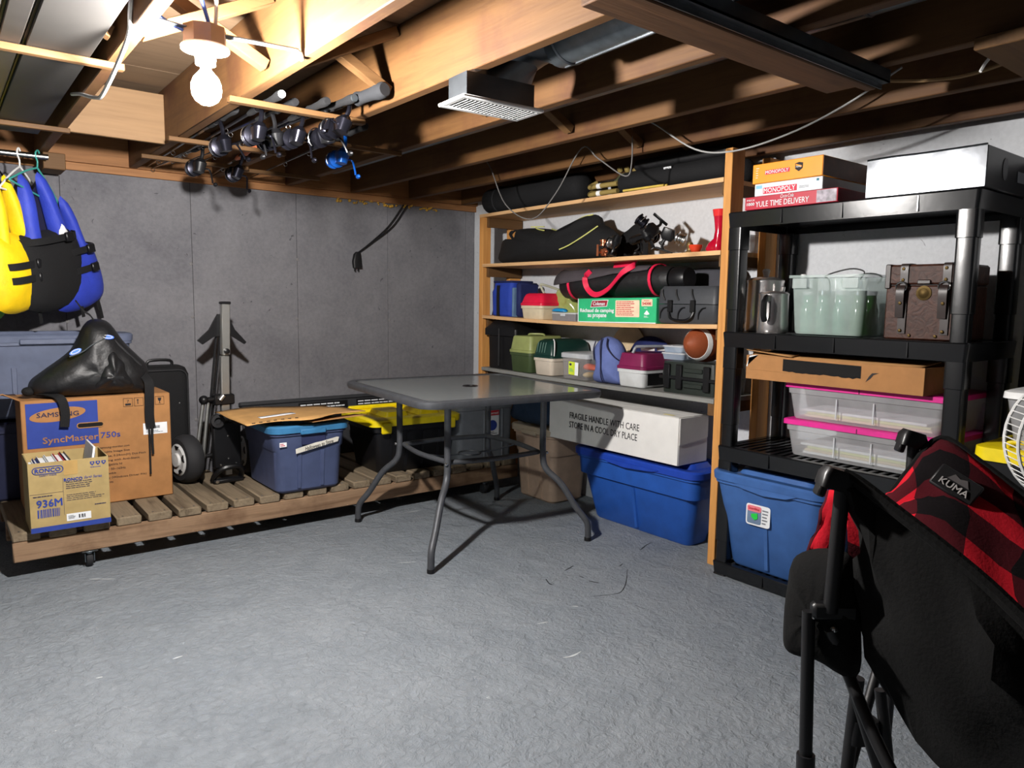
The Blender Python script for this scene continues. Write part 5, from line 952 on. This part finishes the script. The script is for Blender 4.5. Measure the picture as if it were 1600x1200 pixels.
# games and silver box on top
t = rthing('puzzle_box', 'dark red jigsaw box with white lettering, bottom of the game stack', 'box', 2.580, 1.785, 1.400, T4)
MB().box(-.1925, .1925, 0, .28, 0, .050, .002).build('box_body', mat('crimson_print', S(176, 30, 52), .45), t)
text(t, 'YULE TIME DELIVERY', -.03, .019, .225, .021, M_PAPER, -.001); text(t, 'Coca-Cola', -.008, .041, .055, .013, M_PAPER, -.001, shear=.25); text(t, '1000', -.165, .022, .034, .011, M_PAPER, -.001, bold=.03); text(t, 'PIECE', -.165, .037, .034, .006, M_PAPER, -.001)
patch(t, 'picture_panel', rect(.112, .188, .003, .047), mat('snowy_picture', S(150, 140, 150), .4, var=.6, scale=40), -.0006)
t = rthing('board_game', 'white board game box in the middle of the game stack', 'game', 2.582, 1.745, 1.462, T4+.0505)
MB().box(-.1415, .1415, 0, .32, 0, .047, .002).build('box_body', mat('white_game_print', S(222, 224, 226), .5, var=.03), t)
patch(t, 'title_bar', rect(-.103, .040, .006, .030), mat('monopoly_red', S(214, 24, 60), .5), -.0006); text(t, 'MONOPOLY', -.0315, .018, .134, .018, M_PAPER, -.002, bold=.02)
patch(t, 'blue_tab', rect(-.135, -.108, .028, .041), mat('sky_print', S(120, 180, 220), .5), -.0006); rows_of_text(t, .05, .11, .012, .022, 2, M_GREYT, -.001, seed=8); patch(t, 'maker_mark', rect(.118, .128, .032, .041), mat('teal_print', S(40, 110, 130), .5), -.0006)
t = rthing('board_game', 'orange board game box with a shield crest, top of the game stack', 'game', 2.574, 1.752, 1.460, T4+.098)
MB().box(-.146, .146, 0, .36, 0, .074, .002).build('box_body', mat('orange_game_print', S(236, 148, 24), .45, var=.04), t)
MB().box(.1462, .1474, .002, .358, .002, .072).build('side_facing', mat('brown_game_side', S(110, 62, 38), .5, var=.3), t)  # thin brown sheet covering one end of the orange box
patch(t, 'title_bar', rect(-.090, .014, .030, .046), mat('monopoly_red', S(214, 24, 60), .5), -.0006); text(t, 'MONOPOLY', -.038, .038, .098, .012, M_PAPER, -.002, bold=.02)
patch(t, 'shield_crest', [(.036, .056), (.052, .060), (.068, .056), (.067, .036), (.052, .026), (.037, .036)], M_INK, -.0006); patch(t, 'shield_band', [(.040, .048), (.064, .040), (.064, .046), (.040, .054)], mat('orange_game_print', S(236, 148, 24), .45), -.002); text(t, 'NHL', .052, .043, .02, .006, M_PAPER, -.003)
rows_of_text(t, -.130, -.112, .018, .062, 5, M_PAPER, -.001, seed=5, fill=.3)
t = rthing('foil_box', 'wide silver fronted box with black printed sides on top of the black rack', 'box', 2.585, 1.303, .928, T4)
MB().box(-.187, .187, .002, .38, 0, .128, .003).build('box_body', mat('black_glossy_carton', S(22, 22, 26), .35), t)
MB().sheet([[(-.186+.372*k/14, .0-.002*abs(noise.noise(Vector((k*.7, j*.9, 3)))), .002+.127*j/6) for k in range(15)] for j in range(7)]).build('silver_front', M_FOIL, t)
MB().tube(smooth_path([(-.186, 0, .128), (-.1, -.002, .130), (0, 0, .128), (.186, -.001, .129)], 5), .0035, 6).build('folded_edge', M_FOIL, t)
Ms = Matrix.Translation((.1875, 0, 0)) @ Matrix.Rotation(math.radians(90), 4, 'Z')
patch(t, 'side_emblem', ellipse(.15, .07, .022, .035), mat('faded_grey_print', S(90, 90, 94), .5), -.0004, .0008, Ms); patch(t, 'side_label', rect(.26, .32, .04, .075), M_GREYT, -.0004, .0008, Ms)
t = rthing('white_box', 'small white carton behind the games stack', 'box', 2.80, 1.868, 1.80, T4)
MB().box(-.032, .032, 0, .09, 0, .055, .002).build('box_body', M_WCARD, t); patch(t, 'label', rect(-.02, .02, .02, .035), M_GREYT)

# middle shelf: percolators, tub of jars, trunk
M_STEEL = mat('polished_steel', S(214, 210, 208), .26, .9, .04)
def percolator(name_l, x, y, r, h, handle_rot, knob=True):
    t = thing('coffee_percolator', name_l, 'coffee pot', (x, y, T3), handle_rot)
    MB().lathe([(r*.96, 0), (r, .006), (r*.98, h*.3), (r*.93, h*.86), (r*.95, h*.88), (r*.95, h*.9)], (0, 0, 0), (0, 0, 1), 28).build('pot_body', M_STEEL, t)
    L = MB().lathe([(r*.96, h*.901), (r*.97, h*.915), (r*.8, h*.96), (r*.35, h*.985), (0, h*.99)], (0, 0, 0), (0, 0, 1), 28).build('lid', M_STEEL, t)
    if knob: MB().lathe([(.010, 0), (.013, .012), (.016, .024), (.012, .032), (0, .034)], (0, 0, h*.985), (0, 0, 1), 14).build('glass_knob', M_CLID, L)
    MB().tube(smooth_path([(0, -r*.95, h*.82), (0, -r-.022, h*.84), (0, -r-.04, h*.70), (0, -r-.040, h*.42), (0, -r-.028, h*.30)], 5), [.009]*9+[.012]*12, 8).build('handle', M_BLKP, t)
    MB().box(-.011, .011, -r-.026, -r*.9, h*.74, h*.86, .003).build('handle_bracket', M_ALU, t)
    MB().tube(smooth_path([(0, r*.93, h*.5), (0, r+.02, h*.62), (0, r+.035, h*.80)], 4), [.016, .015, .014, .013, .012, .011, .010, .009, .008], 9).build('spout', M_STEEL, t)
    return t
percolator('tall stainless steel coffee percolator at the end of the middle rack shelf', 2.80, 1.815, .080, .235, 160)
percolator('short stainless steel coffee pot in front of the tall percolator', 2.685, 1.70, .062, .172, -78, False)
t = rthing('clear_tub', 'open clear plastic tub full of pale green jars on the middle rack shelf', 'tub', 2.645, 1.612, 1.31, T3)
gw, gd, gh = .151, .30, .228
secs = [(.003, -gw+.018, gw-.018, .016, gd-.016, .03), (.012, -gw+.014, gw-.014, .012, gd-.012, .032), (gh-.012, -gw+.002, gw-.002, .002, gd-.002, .03), (gh-.010, -gw-.010, gw+.010, -.010, gd+.010, .034), (gh, -gw-.010, gw+.010, -.010, gd+.010, .034), (gh, -gw+.004, gw-.004, .004, gd-.004, .03)]
MB().rloft(secs, 5, cap=(True, False)).build('tub', frost('greenish_clear_plastic', S(190, 206, 200), .5, .22), t)
for x in (-.10, .10): MB().box(x-.03, x+.03, -.012, -.008, gh-.05, gh-.012, .001).build('rim_tab', M_CLEAR2, t)
jar_m = frost('pale_green_glass', S(104, 168, 140), .62, .12, .7); jar_d = frost('deep_green_glass', S(50, 110, 40), .7, .12, .7)
jn = ['pale green jar in the front row of the clear tub, first', 'pale green jar in the front row of the clear tub, second', 'pale green jar in the front row of the clear tub, third', 'deep green jar in the front corner of the clear tub', 'pale green jar in the back row of the clear tub, first', 'pale green jar in the back row of the clear tub, second', 'deep green jar in the back row of the clear tub, beside the trunk']
for i, (jx, jy) in enumerate(((-.10, .065), (-.035, .06), (.032, .065), (.098, .07), (-.08, .18), (.0, .185), (.085, .18))):
    wx, wy = 2.645+jy, 1.461-jx
    j = thing('glass_jar', jn[i], 'jar', (wx, wy, T3+.0035), 0, 'green jars in the clear tub')
    MB().lathe([(.024, 0), (.029, .006), (.030, .09), (.024, .115), (.021, .125), (.022, .150)], (0, 0, 0), (0, 0, 1), 16).build('jar_body', jar_d if i in (3, 6) else jar_m, j)
    MB().lathe([(.0235, .1502), (.0235, .166), (0, .167)], (0, 0, 0), (0, 0, 1), 16).build('jar_lid', M_GALV if i % 2 else M_CLID, j)
tag(MB().cyl((2.95, 1.73, T3), (2.95, 1.73, T3+.245), .012, 12).build('white_tube', M_WPL), 'white tube standing against the wall behind the clear tub', 'tube')
tag(MB().tube(smooth_path([(2.93, 1.60, T3+.001), (2.93, 1.60, T3+.20), (2.93, 1.62, T3+.235), (2.93, 1.52, T3+.262), (2.93, 1.46, T3+.25), (2.93, 1.475, T3+.22)], 5), .003, 6).build('wire_loop', M_BLKM), 'thin black wire loop sticking up behind the clear tub', 'wire')
t = rthing('leather_trunk', 'brown leather keepsake trunk with two buckled straps and a brass clasp', 'trunk', 2.665, 1.247, .995, T3)
k = NT('brown_trunk_leather'); v = k.coords(); f = k.noise(v, 34, 5, .6, 1.5)
k.l(k.ramp(f, [(.3, S(40, 20, 14)), (.7, S(78, 47, 35))]), k.p.inputs['Base Color']); k.p.inputs['Specular IOR Level'].default_value = .25; k.p.inputs['Roughness'].default_value = .5; k.bump(f, .4, .004); M_LEA = k.m
M_STR = mat('dark_leather_strap', S(36, 22, 18), .4); M_BRASS = mat('antique_brass', S(70, 56, 30), .5, .9)
MB().box(-.124, .124, 0, .21, 0, .186, .005).build('trunk_body', M_LEA, t); MB().box(-.127, .127, -.003, .213, .1885, .258, .007).build('trunk_lid', M_LEA, t); MB().box(-.122, .122, .0, .21, .1865, .188).build('lid_gap', M_BLKM, t)
for x in (-.062, .076):
    MB().strap(smooth_path([(x, .05, .2595), (x, .005, .2595), (x, -.0055, .25), (x, -.0055, .20), (x, -.0045, .15), (x, -.0035, .02)], 4), .026, (1, 0, 0), .004).build('strap', M_STR, t)
    s_ = MB().strap(smooth_path([(x-.004, -.010, .186), (x-.005, -.018, .165), (x-.006, -.015, .12), (x-.007, -.010, .075)], 5), .027, (1, 0, 0), .006).build('strap_tongue', M_STR, t)
    MB().tube([(x-.004+.018*math.cos(a), -.014, .182+.016*math.sin(a)) for a in [2*PI*q/18 for q in range(18)]], .003, 6, True).build('buckle', M_CHROME, t)
    for z in (.243, .205, .030, .125): MB().lathe([(.0065, 0), (.005, .004), (0, .005)], (x-.003, -.007 if z != .125 else -.018, z), (0, -1, 0), 10).build('stud', M_BRASS, t)
MB().lathe([(.025, 0), (.025, .002), (.018, .003), (.016, .0035), (.007, .007), (0, .007)], (.004, -.001, .160), (0, -1, 0), 22).build('clasp_plate', M_BRASS, t); MB().box(-.018, .026, -.009, -.003, .190, .205, .003).build('clasp_hasp', M_STR, t)
for x in (-.035, .05): MB().lathe([(.006, 0), (.005, .004), (0, .005)], (x, -.001, .014), (0, -1, 0), 10).build('stud', M_BRASS, t)
MB().box(-.128, -.108, -.006, .05, .175, .26, .003).build('corner_guard', M_STR, t)

# lower shelf: open carton on two pink lidded boxes
for i, (z, lb) in enumerate(((T2, 'clear storage box with magenta lid, lower of the two'), (T2+.1465, 'clear storage box with magenta lid under the open brown carton'))):
    t = rthing('lidded_box', lb, 'container', 2.655, 1.612, 1.006, z, 'magenta lidded boxes')
    w = .30; d = .36; h = .145
    MB().rloft([(.001, -w+.03, w-.03, .022, d-.022, .02), (.008, -w+.025, w-.025, .018, d-.018, .024), (h-.045, -w+.012, w-.012, .006, d-.006, .024), (h-.043, -w+.006, w-.006, .002, d-.002, .024), (h-.021, -w+.004, w-.004, .001, d-.001, .024)], 4).build('tub', M_CLEAR, t)
    MB().rloft([(h-.020, -w-.004, w+.004, -.006, d+.006, .02), (h-.002, -w-.004, w+.004, -.006, d+.006, .02), (h, -w+.0, w-.0, -.003, d+.003, .02)], 4).build('lid', M_PINK, t)
    MB().box(-.0012, .0012, -.0078, -.004, h-.019, h-.002).build('lid_seam', M_BLKM, t)
    for x in (-.09, .05): MB().box(x, x+.005, .001, .006, .02, h-.05).build('panel_rib', M_CLID, t)
    rs = random.Random(i+3); z2 = .012
    for q in range(4 if i == 0 else 3):
        MB().box(-.24+rs.uniform(0, .05), .25-rs.uniform(0, .06), .03, d-.04, z2, z2+.010, .001).build('paper_sheet', (M_PAPER, mat('cream_paper', S(222, 206, 176), .8), mat('pale_yellow_paper', S(216, 220, 160), .8), M_PAPER)[(q+i) % 4], t); z2 += .0106
t = rthing('open_carton', 'torn open flat brown carton lying on the magenta lidded boxes', 'box', 2.612, 1.765, 1.072, T2+.2925)
MB().box(-.346, .346, 0, .005, 0, .096, .001).box(-.346, .346, .33, .335, 0, .096, .001).box(-.346, -.341, .005, .33, 0, .096).box(.341, .346, .005, .33, 0, .094).box(-.341, .341, .005, .33, 0, .005).build('carton', M_CARD, t)
k_ = 20; edge = [.118+.010*math.sin(i*1.1)+random.uniform(-.004, .004) for i in range(k_+1)]
MB().sheet([[(-.33+.66*i/k_, .012+(.0 if j == 0 else edge[i]*1.3*j/3), .096+(.012*j/3) if 3 < i < 17 else .0965+.004*j) for i in range(k_+1)] for j in range(4)]).build('torn_flap', M_CARDD, t, solid=.004)
MB().sheet([[(-.345+.20*i/6, -.004+.06*j/2, .100+.018*(1-i/6)*(1-j/2)+.004*j) for i in range(7)] for j in range(3)]).build('torn_flap', M_CARDD, t, solid=.003)
dk = [(-.18, .090), (.13, .086)]+[(.13-.31*i/22, .040+random.uniform(-.004, .004)) for i in range(23)]
patch(t, 'torn_window', dk, M_HOLE, -.0006, .0006)
MB().tube([(-.33+.66*i/30, -.0008, .038+random.uniform(-.001, .001)) for i in range(9)], .0008, 4).build('perforation', M_CARDD, t)
patch(t, 'ink_scribble', [(.148, .030), (.165, .044), (.175, .058), (.195, .066), (.170, .064), (.160, .052)], M_INK, -.0006, .0006)
patch(t, 'white_tear', [(-.344, .05), (-.33, .094), (-.29, .1), (-.334, .086), (-.338, .05)], M_PAPER, -.001, .0008)
t = rthing('storage_tote', 'denim blue tote with a paper label under the black rack', 'tote', 2.565, 1.872, 1.372, RZ[0]+.001)
tote(t, .50, .36, .414, M_RTOTE, M_RTOTE, taper=.055, r=.06, ribs=1, step=False, over=.014, grip=False)
MB().prism([(-.15, .374), (-.10, .352), (0, .340), (.10, .348), (.16, .370)], -.012, .004).build('moulded_handle', M_RTOTE, t)
patch(t, 'paper_label', rrect(-.085, .025, .205, .292, .012), M_PAPER, .0165, .004); patch(t, 'label_picture', rrect(-.078, -.015, .212, .272, .008), mat('grey_blue_print', S(104, 124, 150), .5), .0125, .002); patch(t, 'label_header', rrect(-.078, -.015, .262, .286, .008), mat('rose_print', S(226, 120, 130), .5), .0115, .002)
patch(t, 'green_mark', [(-.058, .252), (-.03, .258), (-.028, .236), (-.042, .228), (-.058, .240)], mat('vivid_green_print', S(40, 200, 70), .5), .0095, .002); text(t, 'Sterilite', -.047, .275, .05, .010, M_RED, .0085); rows_of_text(t, -.01, .02, .215, .28, 5, M_GREYT, .012, seed=2)

# beyond the rack
t = rthing('storage_tote', 'black tote with a yellow lid beyond the rack, on top of another', 'tote', 2.62, .908, .42, .402)
MB().rloft([(0, -.22, .22, .03, .36, .03), (.27, -.24, .24, .0, .39, .035)], 4).build('tub', M_BTOTEK, t)
L = MB().rloft([(.271, -.25, .25, -.012, .4, .04), (.312, -.248, .248, -.010, .398, .04), (.316, -.235, .235, .004, .385, .035)], 4).build('lid', M_YEL, t)
MB().tube(smooth_path([(-.16, .03, .316), (-.15, .03, .334), (-.05, .03, .334), (-.04, .03, .316)], 4), .007, 7).build('lid_grip', M_YEL, L)
t = rthing('storage_tote', 'black tote on the floor beyond the rack, under the yellow lidded one', 'tote', 2.63, .91, .42, 0)
tote(t, .48, .38, .40, M_BTOTEK, M_BTOTEK, taper=.03)
t = rthing('clear_bin', 'clear bin with a white lid on top of the yellow lidded tote', 'container', 2.63, .850, .40, .7195)
MB().rloft([(0, -.19, .19, .02, .34, .03), (.155, -.215, .215, .0, .36, .035)], 4).build('tub', M_CLEAR, t); MB().rloft([(.156, -.226, .226, -.011, .371, .04), (.176, -.224, .224, -.009, .369, .04), (.182, -.21, .21, .005, .355, .035)], 4).build('lid', M_WPL, t)
MB().box(-.17, .17, .04, .32, .006, .05, .004).build('folded_cloth', M_GREYT, t)
t = rthing('garment_bag', 'tall black fabric bag standing against the wall beyond the rack', 'bag', 3.0, .93, .60, 0)
MB().inflate([(-.15, .0), (-.16, .4), (-.155, .9), (-.14, 1.26), (-.10, 1.295), (.05, 1.28), (.14, 1.22), (.15, .8), (.15, .0)], .06, .02, amp=.01, fs_=7, seed=41).build('bag_body', M_BLKF, t)
t = thing('electric_fan', 'white pedestal fan with a wire cage at the edge of the picture', 'fan', (2.393, .562, 0), -52)
MB().lathe([(.15, 0), (.155, .012), (.13, .024), (.03, .034), (.02, .05)], (0, .09, 0), (0, 0, 1), 28).build('base', M_WPL, t); MB().cyl((0, .09, .04), (0, .09, .72), .013, 12).build('pole', M_WPL, t)
MB().lathe([(.03, -.06), (.055, -.05), (.06, .02), (.05, .05), (.0, .055)], (0, .12, .806), (0, 1, 0), 20).build('motor_housing', M_WPL, t)
FR = .186
for yy, nm in ((.03, 'cage_ring'), (-.06, 'cage_ring')): MB().tube([(FR*math.cos(a), yy, .806+FR*math.sin(a)) for a in [2*PI*q/40 for q in range(40)]], .0045, 6, True).build(nm, M_WPL, t)
wi = MB()
for q in range(64):
    a = 2*PI*q/64; wi.tube([(.035*math.cos(a+.5), -.085, .806+.035*math.sin(a+.5)), (.12*math.cos(a+.2), -.082, .806+.12*math.sin(a+.2)), (FR*math.cos(a), -.06, .806+FR*math.sin(a)), (FR*1.0*math.cos(a), .03, .806+FR*math.sin(a))], .0016, 4)
for r in (.08, .13): wi.tube([(r*math.cos(a), -.082, .806+r*math.sin(a)) for a in [2*PI*q/36 for q in range(36)]], .0018, 4, True)
wi.build('wire_cage', M_WPL, t, kind='stuff')
for q in range(3):
    a = 2*PI*q/3+.3; MB().prism([(.02*math.cos(a-.5), .02*math.sin(a-.5)), (.15*math.cos(a-.35), .15*math.sin(a-.35)), (.16*math.cos(a+.2), .16*math.sin(a+.2)), (.03*math.cos(a+.6), .03*math.sin(a+.6))], -.03, -.026, Matrix.Translation((0, 0, .806))).build('blade', M_CLID, t)
MB().lathe([(.034, 0), (.03, .01), (0, .014)], (0, -.083, .806), (0, -1, 0), 20).build('centre_badge', M_WPL, t)

# ---------------------------------------------------------------- camp chair in front
CO = Vector((1.35, .50, 0))
ch = thing('camp_chair', 'folding camp chair in black fabric with red plaid fleece lining', 'chair', CO)
def cp(*pts): return [Vector(p)-CO for p in pts]
def ctube(name, pts, r, m=None, par=ch, n=10, sm=1): return MB().tube(smooth_path(cp(*pts), sm) if sm > 1 else cp(*pts), r, n).build(name, m or M_BLKM, par)
M_CHB = mat('black_canvas', S(10, 10, 10), .95, bump=.3, bscale=150, spec=.2)
ctube('arm_post', [(1.172, .596, .862), (1.166, .600, .640)], .0125); ctube('arm_post', [(1.664, .695, .862), (1.650, .690, .60)], .0125)
ctube('front_leg', [(1.152, .631, .634), (1.140, .612, .34)], .011); ctube('front_leg', [(1.140, .612, .345), (1.136, .598, .012)], .0095)
ctube('leg_collar', [(1.1415, .6145, .385), (1.1402, .612, .335)], .0155)
ctube('front_leg', [(1.650, .690, .61), (1.655, .70, .34)], .011); ctube('front_leg', [(1.655, .70, .345), (1.66, .705, .012)], .0095)
ctube('cross_leg', [(1.165, .599, .612), (1.21, .584, .526), (1.299, .561, .324), (1.437, .521, .014)], .0105, sm=4); ctube('cross_leg', [(1.650, .68, .60), (1.50, .665, .40), (1.33, .644, .18), (1.20, .63, .014)], .0105, sm=4)
ctube('side_leg', [(1.208, .585, .527), (1.179, .512, .440), (1.159, .446, .378), (1.14, .30, .24), (1.12, .08, .014)], .0105, sm=4); ctube('side_leg', [(1.13, .06, .62), (1.14, .25, .40), (1.17, .5, .12), (1.18, .61, .014)], .0105, sm=4)
ctube('side_leg', [(1.67, .08, .62), (1.68, .3, .36), (1.69, .62, .014)], .0105, sm=4); ctube('side_leg', [(1.66, .62, .6), (1.68, .38, .32), (1.70, .08, .014)], .0105, sm=4)
ctube('inner_leg', [(1.350, .632, .449), (1.350, .638, .329), (1.338, .637, .23), (1.330, .644, .014)], .012, sm=3); ctube('inner_leg', [(1.396, .610, .42), (1.403, .587, .268), (1.43, .566, .014)], .011, sm=3)
for p in ((1.136, .598), (1.437, .521), (1.20, .63), (1.12, .08), (1.18, .61), (1.66, .705), (1.69, .62), (1.70, .08), (1.33, .644), (1.43, .566)):
    MB().lathe([(.018, 0), (.019, .006), (.014, .022), (0, .024)], Vector((p[0], p[1], 0))-CO, (0, 0, 1), 12).build('foot', M_RUB, ch)
hub = MB().box(-.030, .044, -.012, .012, -.014, .014, .005, Matrix.Translation(Vector((1.170, .604, .640))-CO) @ Matrix.Rotation(math.radians(-42), 4, 'Z')).build('joint_bracket', M_BLKP, ch)
for p in ((1.152, .622, .628), (1.166, .592, .612)): MB().ball(Vector(p)-CO, .006, 8).build('rivet', M_CHROME, hub)
hub2 = MB().rloft([(-.024, -.03, .03, -.016, .016, .012), (.024, -.026, .026, -.016, .016, .012)], 3, Matrix.Translation(Vector((1.368, .624, .340))-CO) @ Matrix.Rotation(math.radians(-35), 4, 'Z')).build('joint_bracket', M_BLKP, ch); MB().ball(Vector((1.372, .600, .340))-CO, .006, 8).build('rivet', M_CHROME, hub2)
for c, s_, rz in (((1.165, .605, .868), 1, -38), ((1.663, .699, .868), 1, -38)):
    M = Matrix.Translation(Vector(c)-CO) @ Matrix.Rotation(math.radians(rz), 4, 'Z') @ Matrix.Rotation(math.radians(16), 4, 'Y')
    MB().rloft([(-.016, -.026, .026, -.020, .020, .008), (.006, -.027, .027, -.021, .021, .010), (.018, -.022, .022, -.016, .016, .010)], 3, M).box(-.026, -.012, -.012, .012, -.034, -.012, .003, M).build('corner_cap', M_BLKP, ch)
def grid(A, B, C_, n=18, m=8, sag=0., wob=.008, seed=0):
    a, b, c = smooth_path(A, 6), smooth_path(B, 6), smooth_path(C_, 6); pick = lambda L, u: L[min(len(L)-1, int(round(u*(len(L)-1))))]
    rows = []
    for j in range(m+1):
        v = j/m; row = []
        for i in range(n+1):
            p0, p1, p2 = pick(a, i/n), pick(b, i/n), pick(c, i/n)
            p = p0*((1-v)*(1-2*v))+p1*(4*v*(1-v))+p2*(v*(2*v-1)); w = wob*(1 if 0 < j else 0)
            row.append(p-CO+Vector((noise.noise(Vector((i*.35, j*.5, seed)))*w, noise.noise(Vector((i*.3, j*.4, seed+5)))*w, noise.noise(Vector((i*.3, j*.4, seed+9)))*w)))
        rows.append(row)
    return rows
nT = [(1.170, .596, .878), (1.177, .569, .866), (1.179, .512, .834), (1.178, .443, .797), (1.173, .377, .760), (1.159, .292, .708), (1.14, .16, .64), (1.12, .03, .60)]
nM = [(1.195, .585, .760), (1.185, .545, .715), (1.165, .470, .672), (1.150, .395, .635), (1.148, .320, .600), (1.15, .25, .565), (1.14, .15, .52), (1.12, .03, .48)]
nB = [(1.207, .573, .650), (1.214, .543, .545), (1.207, .489, .468), (1.180, .410, .448), (1.160, .329, .430), (1.15, .25, .40), (1.14, .15, .38), (1.13, .03, .36)]
MB().sheet(grid(nT, nM, nB, wob=.034, seed=2)).build('side_panel', M_CHB, ch, solid=.006)
MB().tube([Vector(p)-CO for p in smooth_path(nT, 5)], .011, 8).build('arm_binding', M_CHB, ch)
fT = [(1.575, .705, .742), (1.625, .682, .806), (1.690, .652, .873), (1.686, .573, .837), (1.686, .489, .784), (1.689, .402, .728), (1.69, .28, .67), (1.69, .10, .62)]
fM = [(1.53, .675, .742), (1.545, .64, .775), (1.570, .595, .795), (1.575, .52, .76), (1.58, .44, .71), (1.59, .36, .66), (1.6, .25, .60), (1.6, .08, .55)]
fB = [(1.44, .655, .69), (1.43, .60, .70), (1.415, .53, .69), (1.405, .46, .66), (1.40, .38, .62), (1.42, .3, .58), (1.44, .2, .53), (1.44, .06, .50)]
MB().sheet(grid(fT, fM, fB, wob=.022, seed=7)).build('plaid_arm_lining', M_PLAID, ch, solid=.010)
MB().tube([Vector(p)-CO for p in smooth_path(fT, 5)], .009, 8).build('arm_binding', M_CHB, ch)
sM = [(1.30, .615, .63), (1.30, .57, .63), (1.29, .50, .61), (1.28, .43, .59), (1.27, .35, .56), (1.27, .27, .53), (1.27, .17, .49), (1.27, .05, .47)]
nI = [(x+.018, y, z-.012) for x, y, z in nT]
MB().sheet(grid(nI, sM, [(x-.004, y, z-.004) for x, y, z in fB], wob=.02, seed=12)).build('plaid_seat', M_PLAID, ch, solid=.010)
oT = [(x+.016, y, z-.01) for x, y, z in fT]; oB = [(1.71, .66, .60), (1.71, .62, .58), (1.71, .55, .56), (1.71, .48, .53), (1.71, .4, .5), (1.71, .3, .47), (1.71, .2, .44), (1.71, .05, .42)]
MB().sheet(grid(oT, [((a[0]+b[0])/2+.01, (a[1]+b[1])/2, (a[2]+b[2])/2) for a, b in zip(oT, oB)], oB, wob=.012, seed=15)).build('side_panel', M_CHB, ch, solid=.006)
# plaid flap and pouch hanging at the front
MB().sheet(grid([(1.190, .604, .845), (1.198, .615, .842), (1.206, .635, .838)], [(1.212, .612, .79), (1.220, .640, .77), (1.226, .668, .755)], [(1.226, .630, .715), (1.236, .668, .685), (1.246, .697, .668)], n=8, m=8, wob=.008, seed=20), uvs=.19).build('plaid_front_flap', M_PLAID, ch, solid=.014)
pc = cp((1.215, .695, .701), (1.219, .644, .728), (1.212, .590, .722), (1.211, .567, .60), (1.210, .570, .522), (1.203, .632, .531), (1.206, .690, .522), (1.208, .706, .556), (1.218, .708, .656))
cc = sum(pc, Vector())/len(pc); nrm = Vector((-.98, -.2, 0)); po = smooth_path(pc, 4, True); vs = []; fs = []; K = len(po)
for tt, dd in ((1, 0), (.92, .022), (.75, .036), (.45, .044), (.0, .046)):
    vs += [cc+(p-cc)*tt+nrm*(dd+(.004*noise.noise(p*22) if dd else 0)) for p in po]
for tt, dd in ((.92, -.02), (.5, -.03), (0, -.03)): vs += [cc+(p-cc)*tt+nrm*dd for p in po]
for a, b in ((0, 1), (1, 2), (2, 3), (3, 4), (0, 5), (5, 6), (6, 7)): fs += [(a*K+q, a*K+(q+1) % K, b*K+(q+1) % K, b*K+q) for q in range(K)]
MB().add(vs, fs).build('side_pouch', M_CHB, ch)
# brand patch on the plaid lining
pA, pB, pC, pD = [Vector(p)-CO for p in ((1.563, .612, .799), (1.592, .603, .838), (1.600, .540, .806), (1.576, .548, .764))]
ex = ((pC-pB)+(pD-pA)).normalized(); ey0 = ((pB-pA)+(pC-pD)); ny = ex.cross(ey0).normalized(); ey = ny.cross(ex); ce = (pA+pB+pC+pD)/4
if ny.dot(Vector((-1, -1, .5))) < 0: ny = -ny
Mk = Matrix(((ex.x, -ny.x, ey.x, ce.x), (ex.y, -ny.y, ey.y, ce.y), (ex.z, -ny.z, ey.z, ce.z), (0, 0, 0, 1)))
lab = MB().box(-.042, .042, -.012, .0, -.024, .024, .003, Mk).build('brand_patch', M_BLKM, ch)
text(lab, 'KUMA', .0, -.008, .056, .013, mat('pale_grey_thread', S(170, 166, 164), .7), -.013, M=Mk, bold=.03)
patch(lab, 'emblem', [(-.02, .002), (-.012, .016), (.0, .012), (.012, .017), (.022, .003)], mat('dim_grey_thread', S(80, 76, 76), .8), -.0125, .0008, Mk)
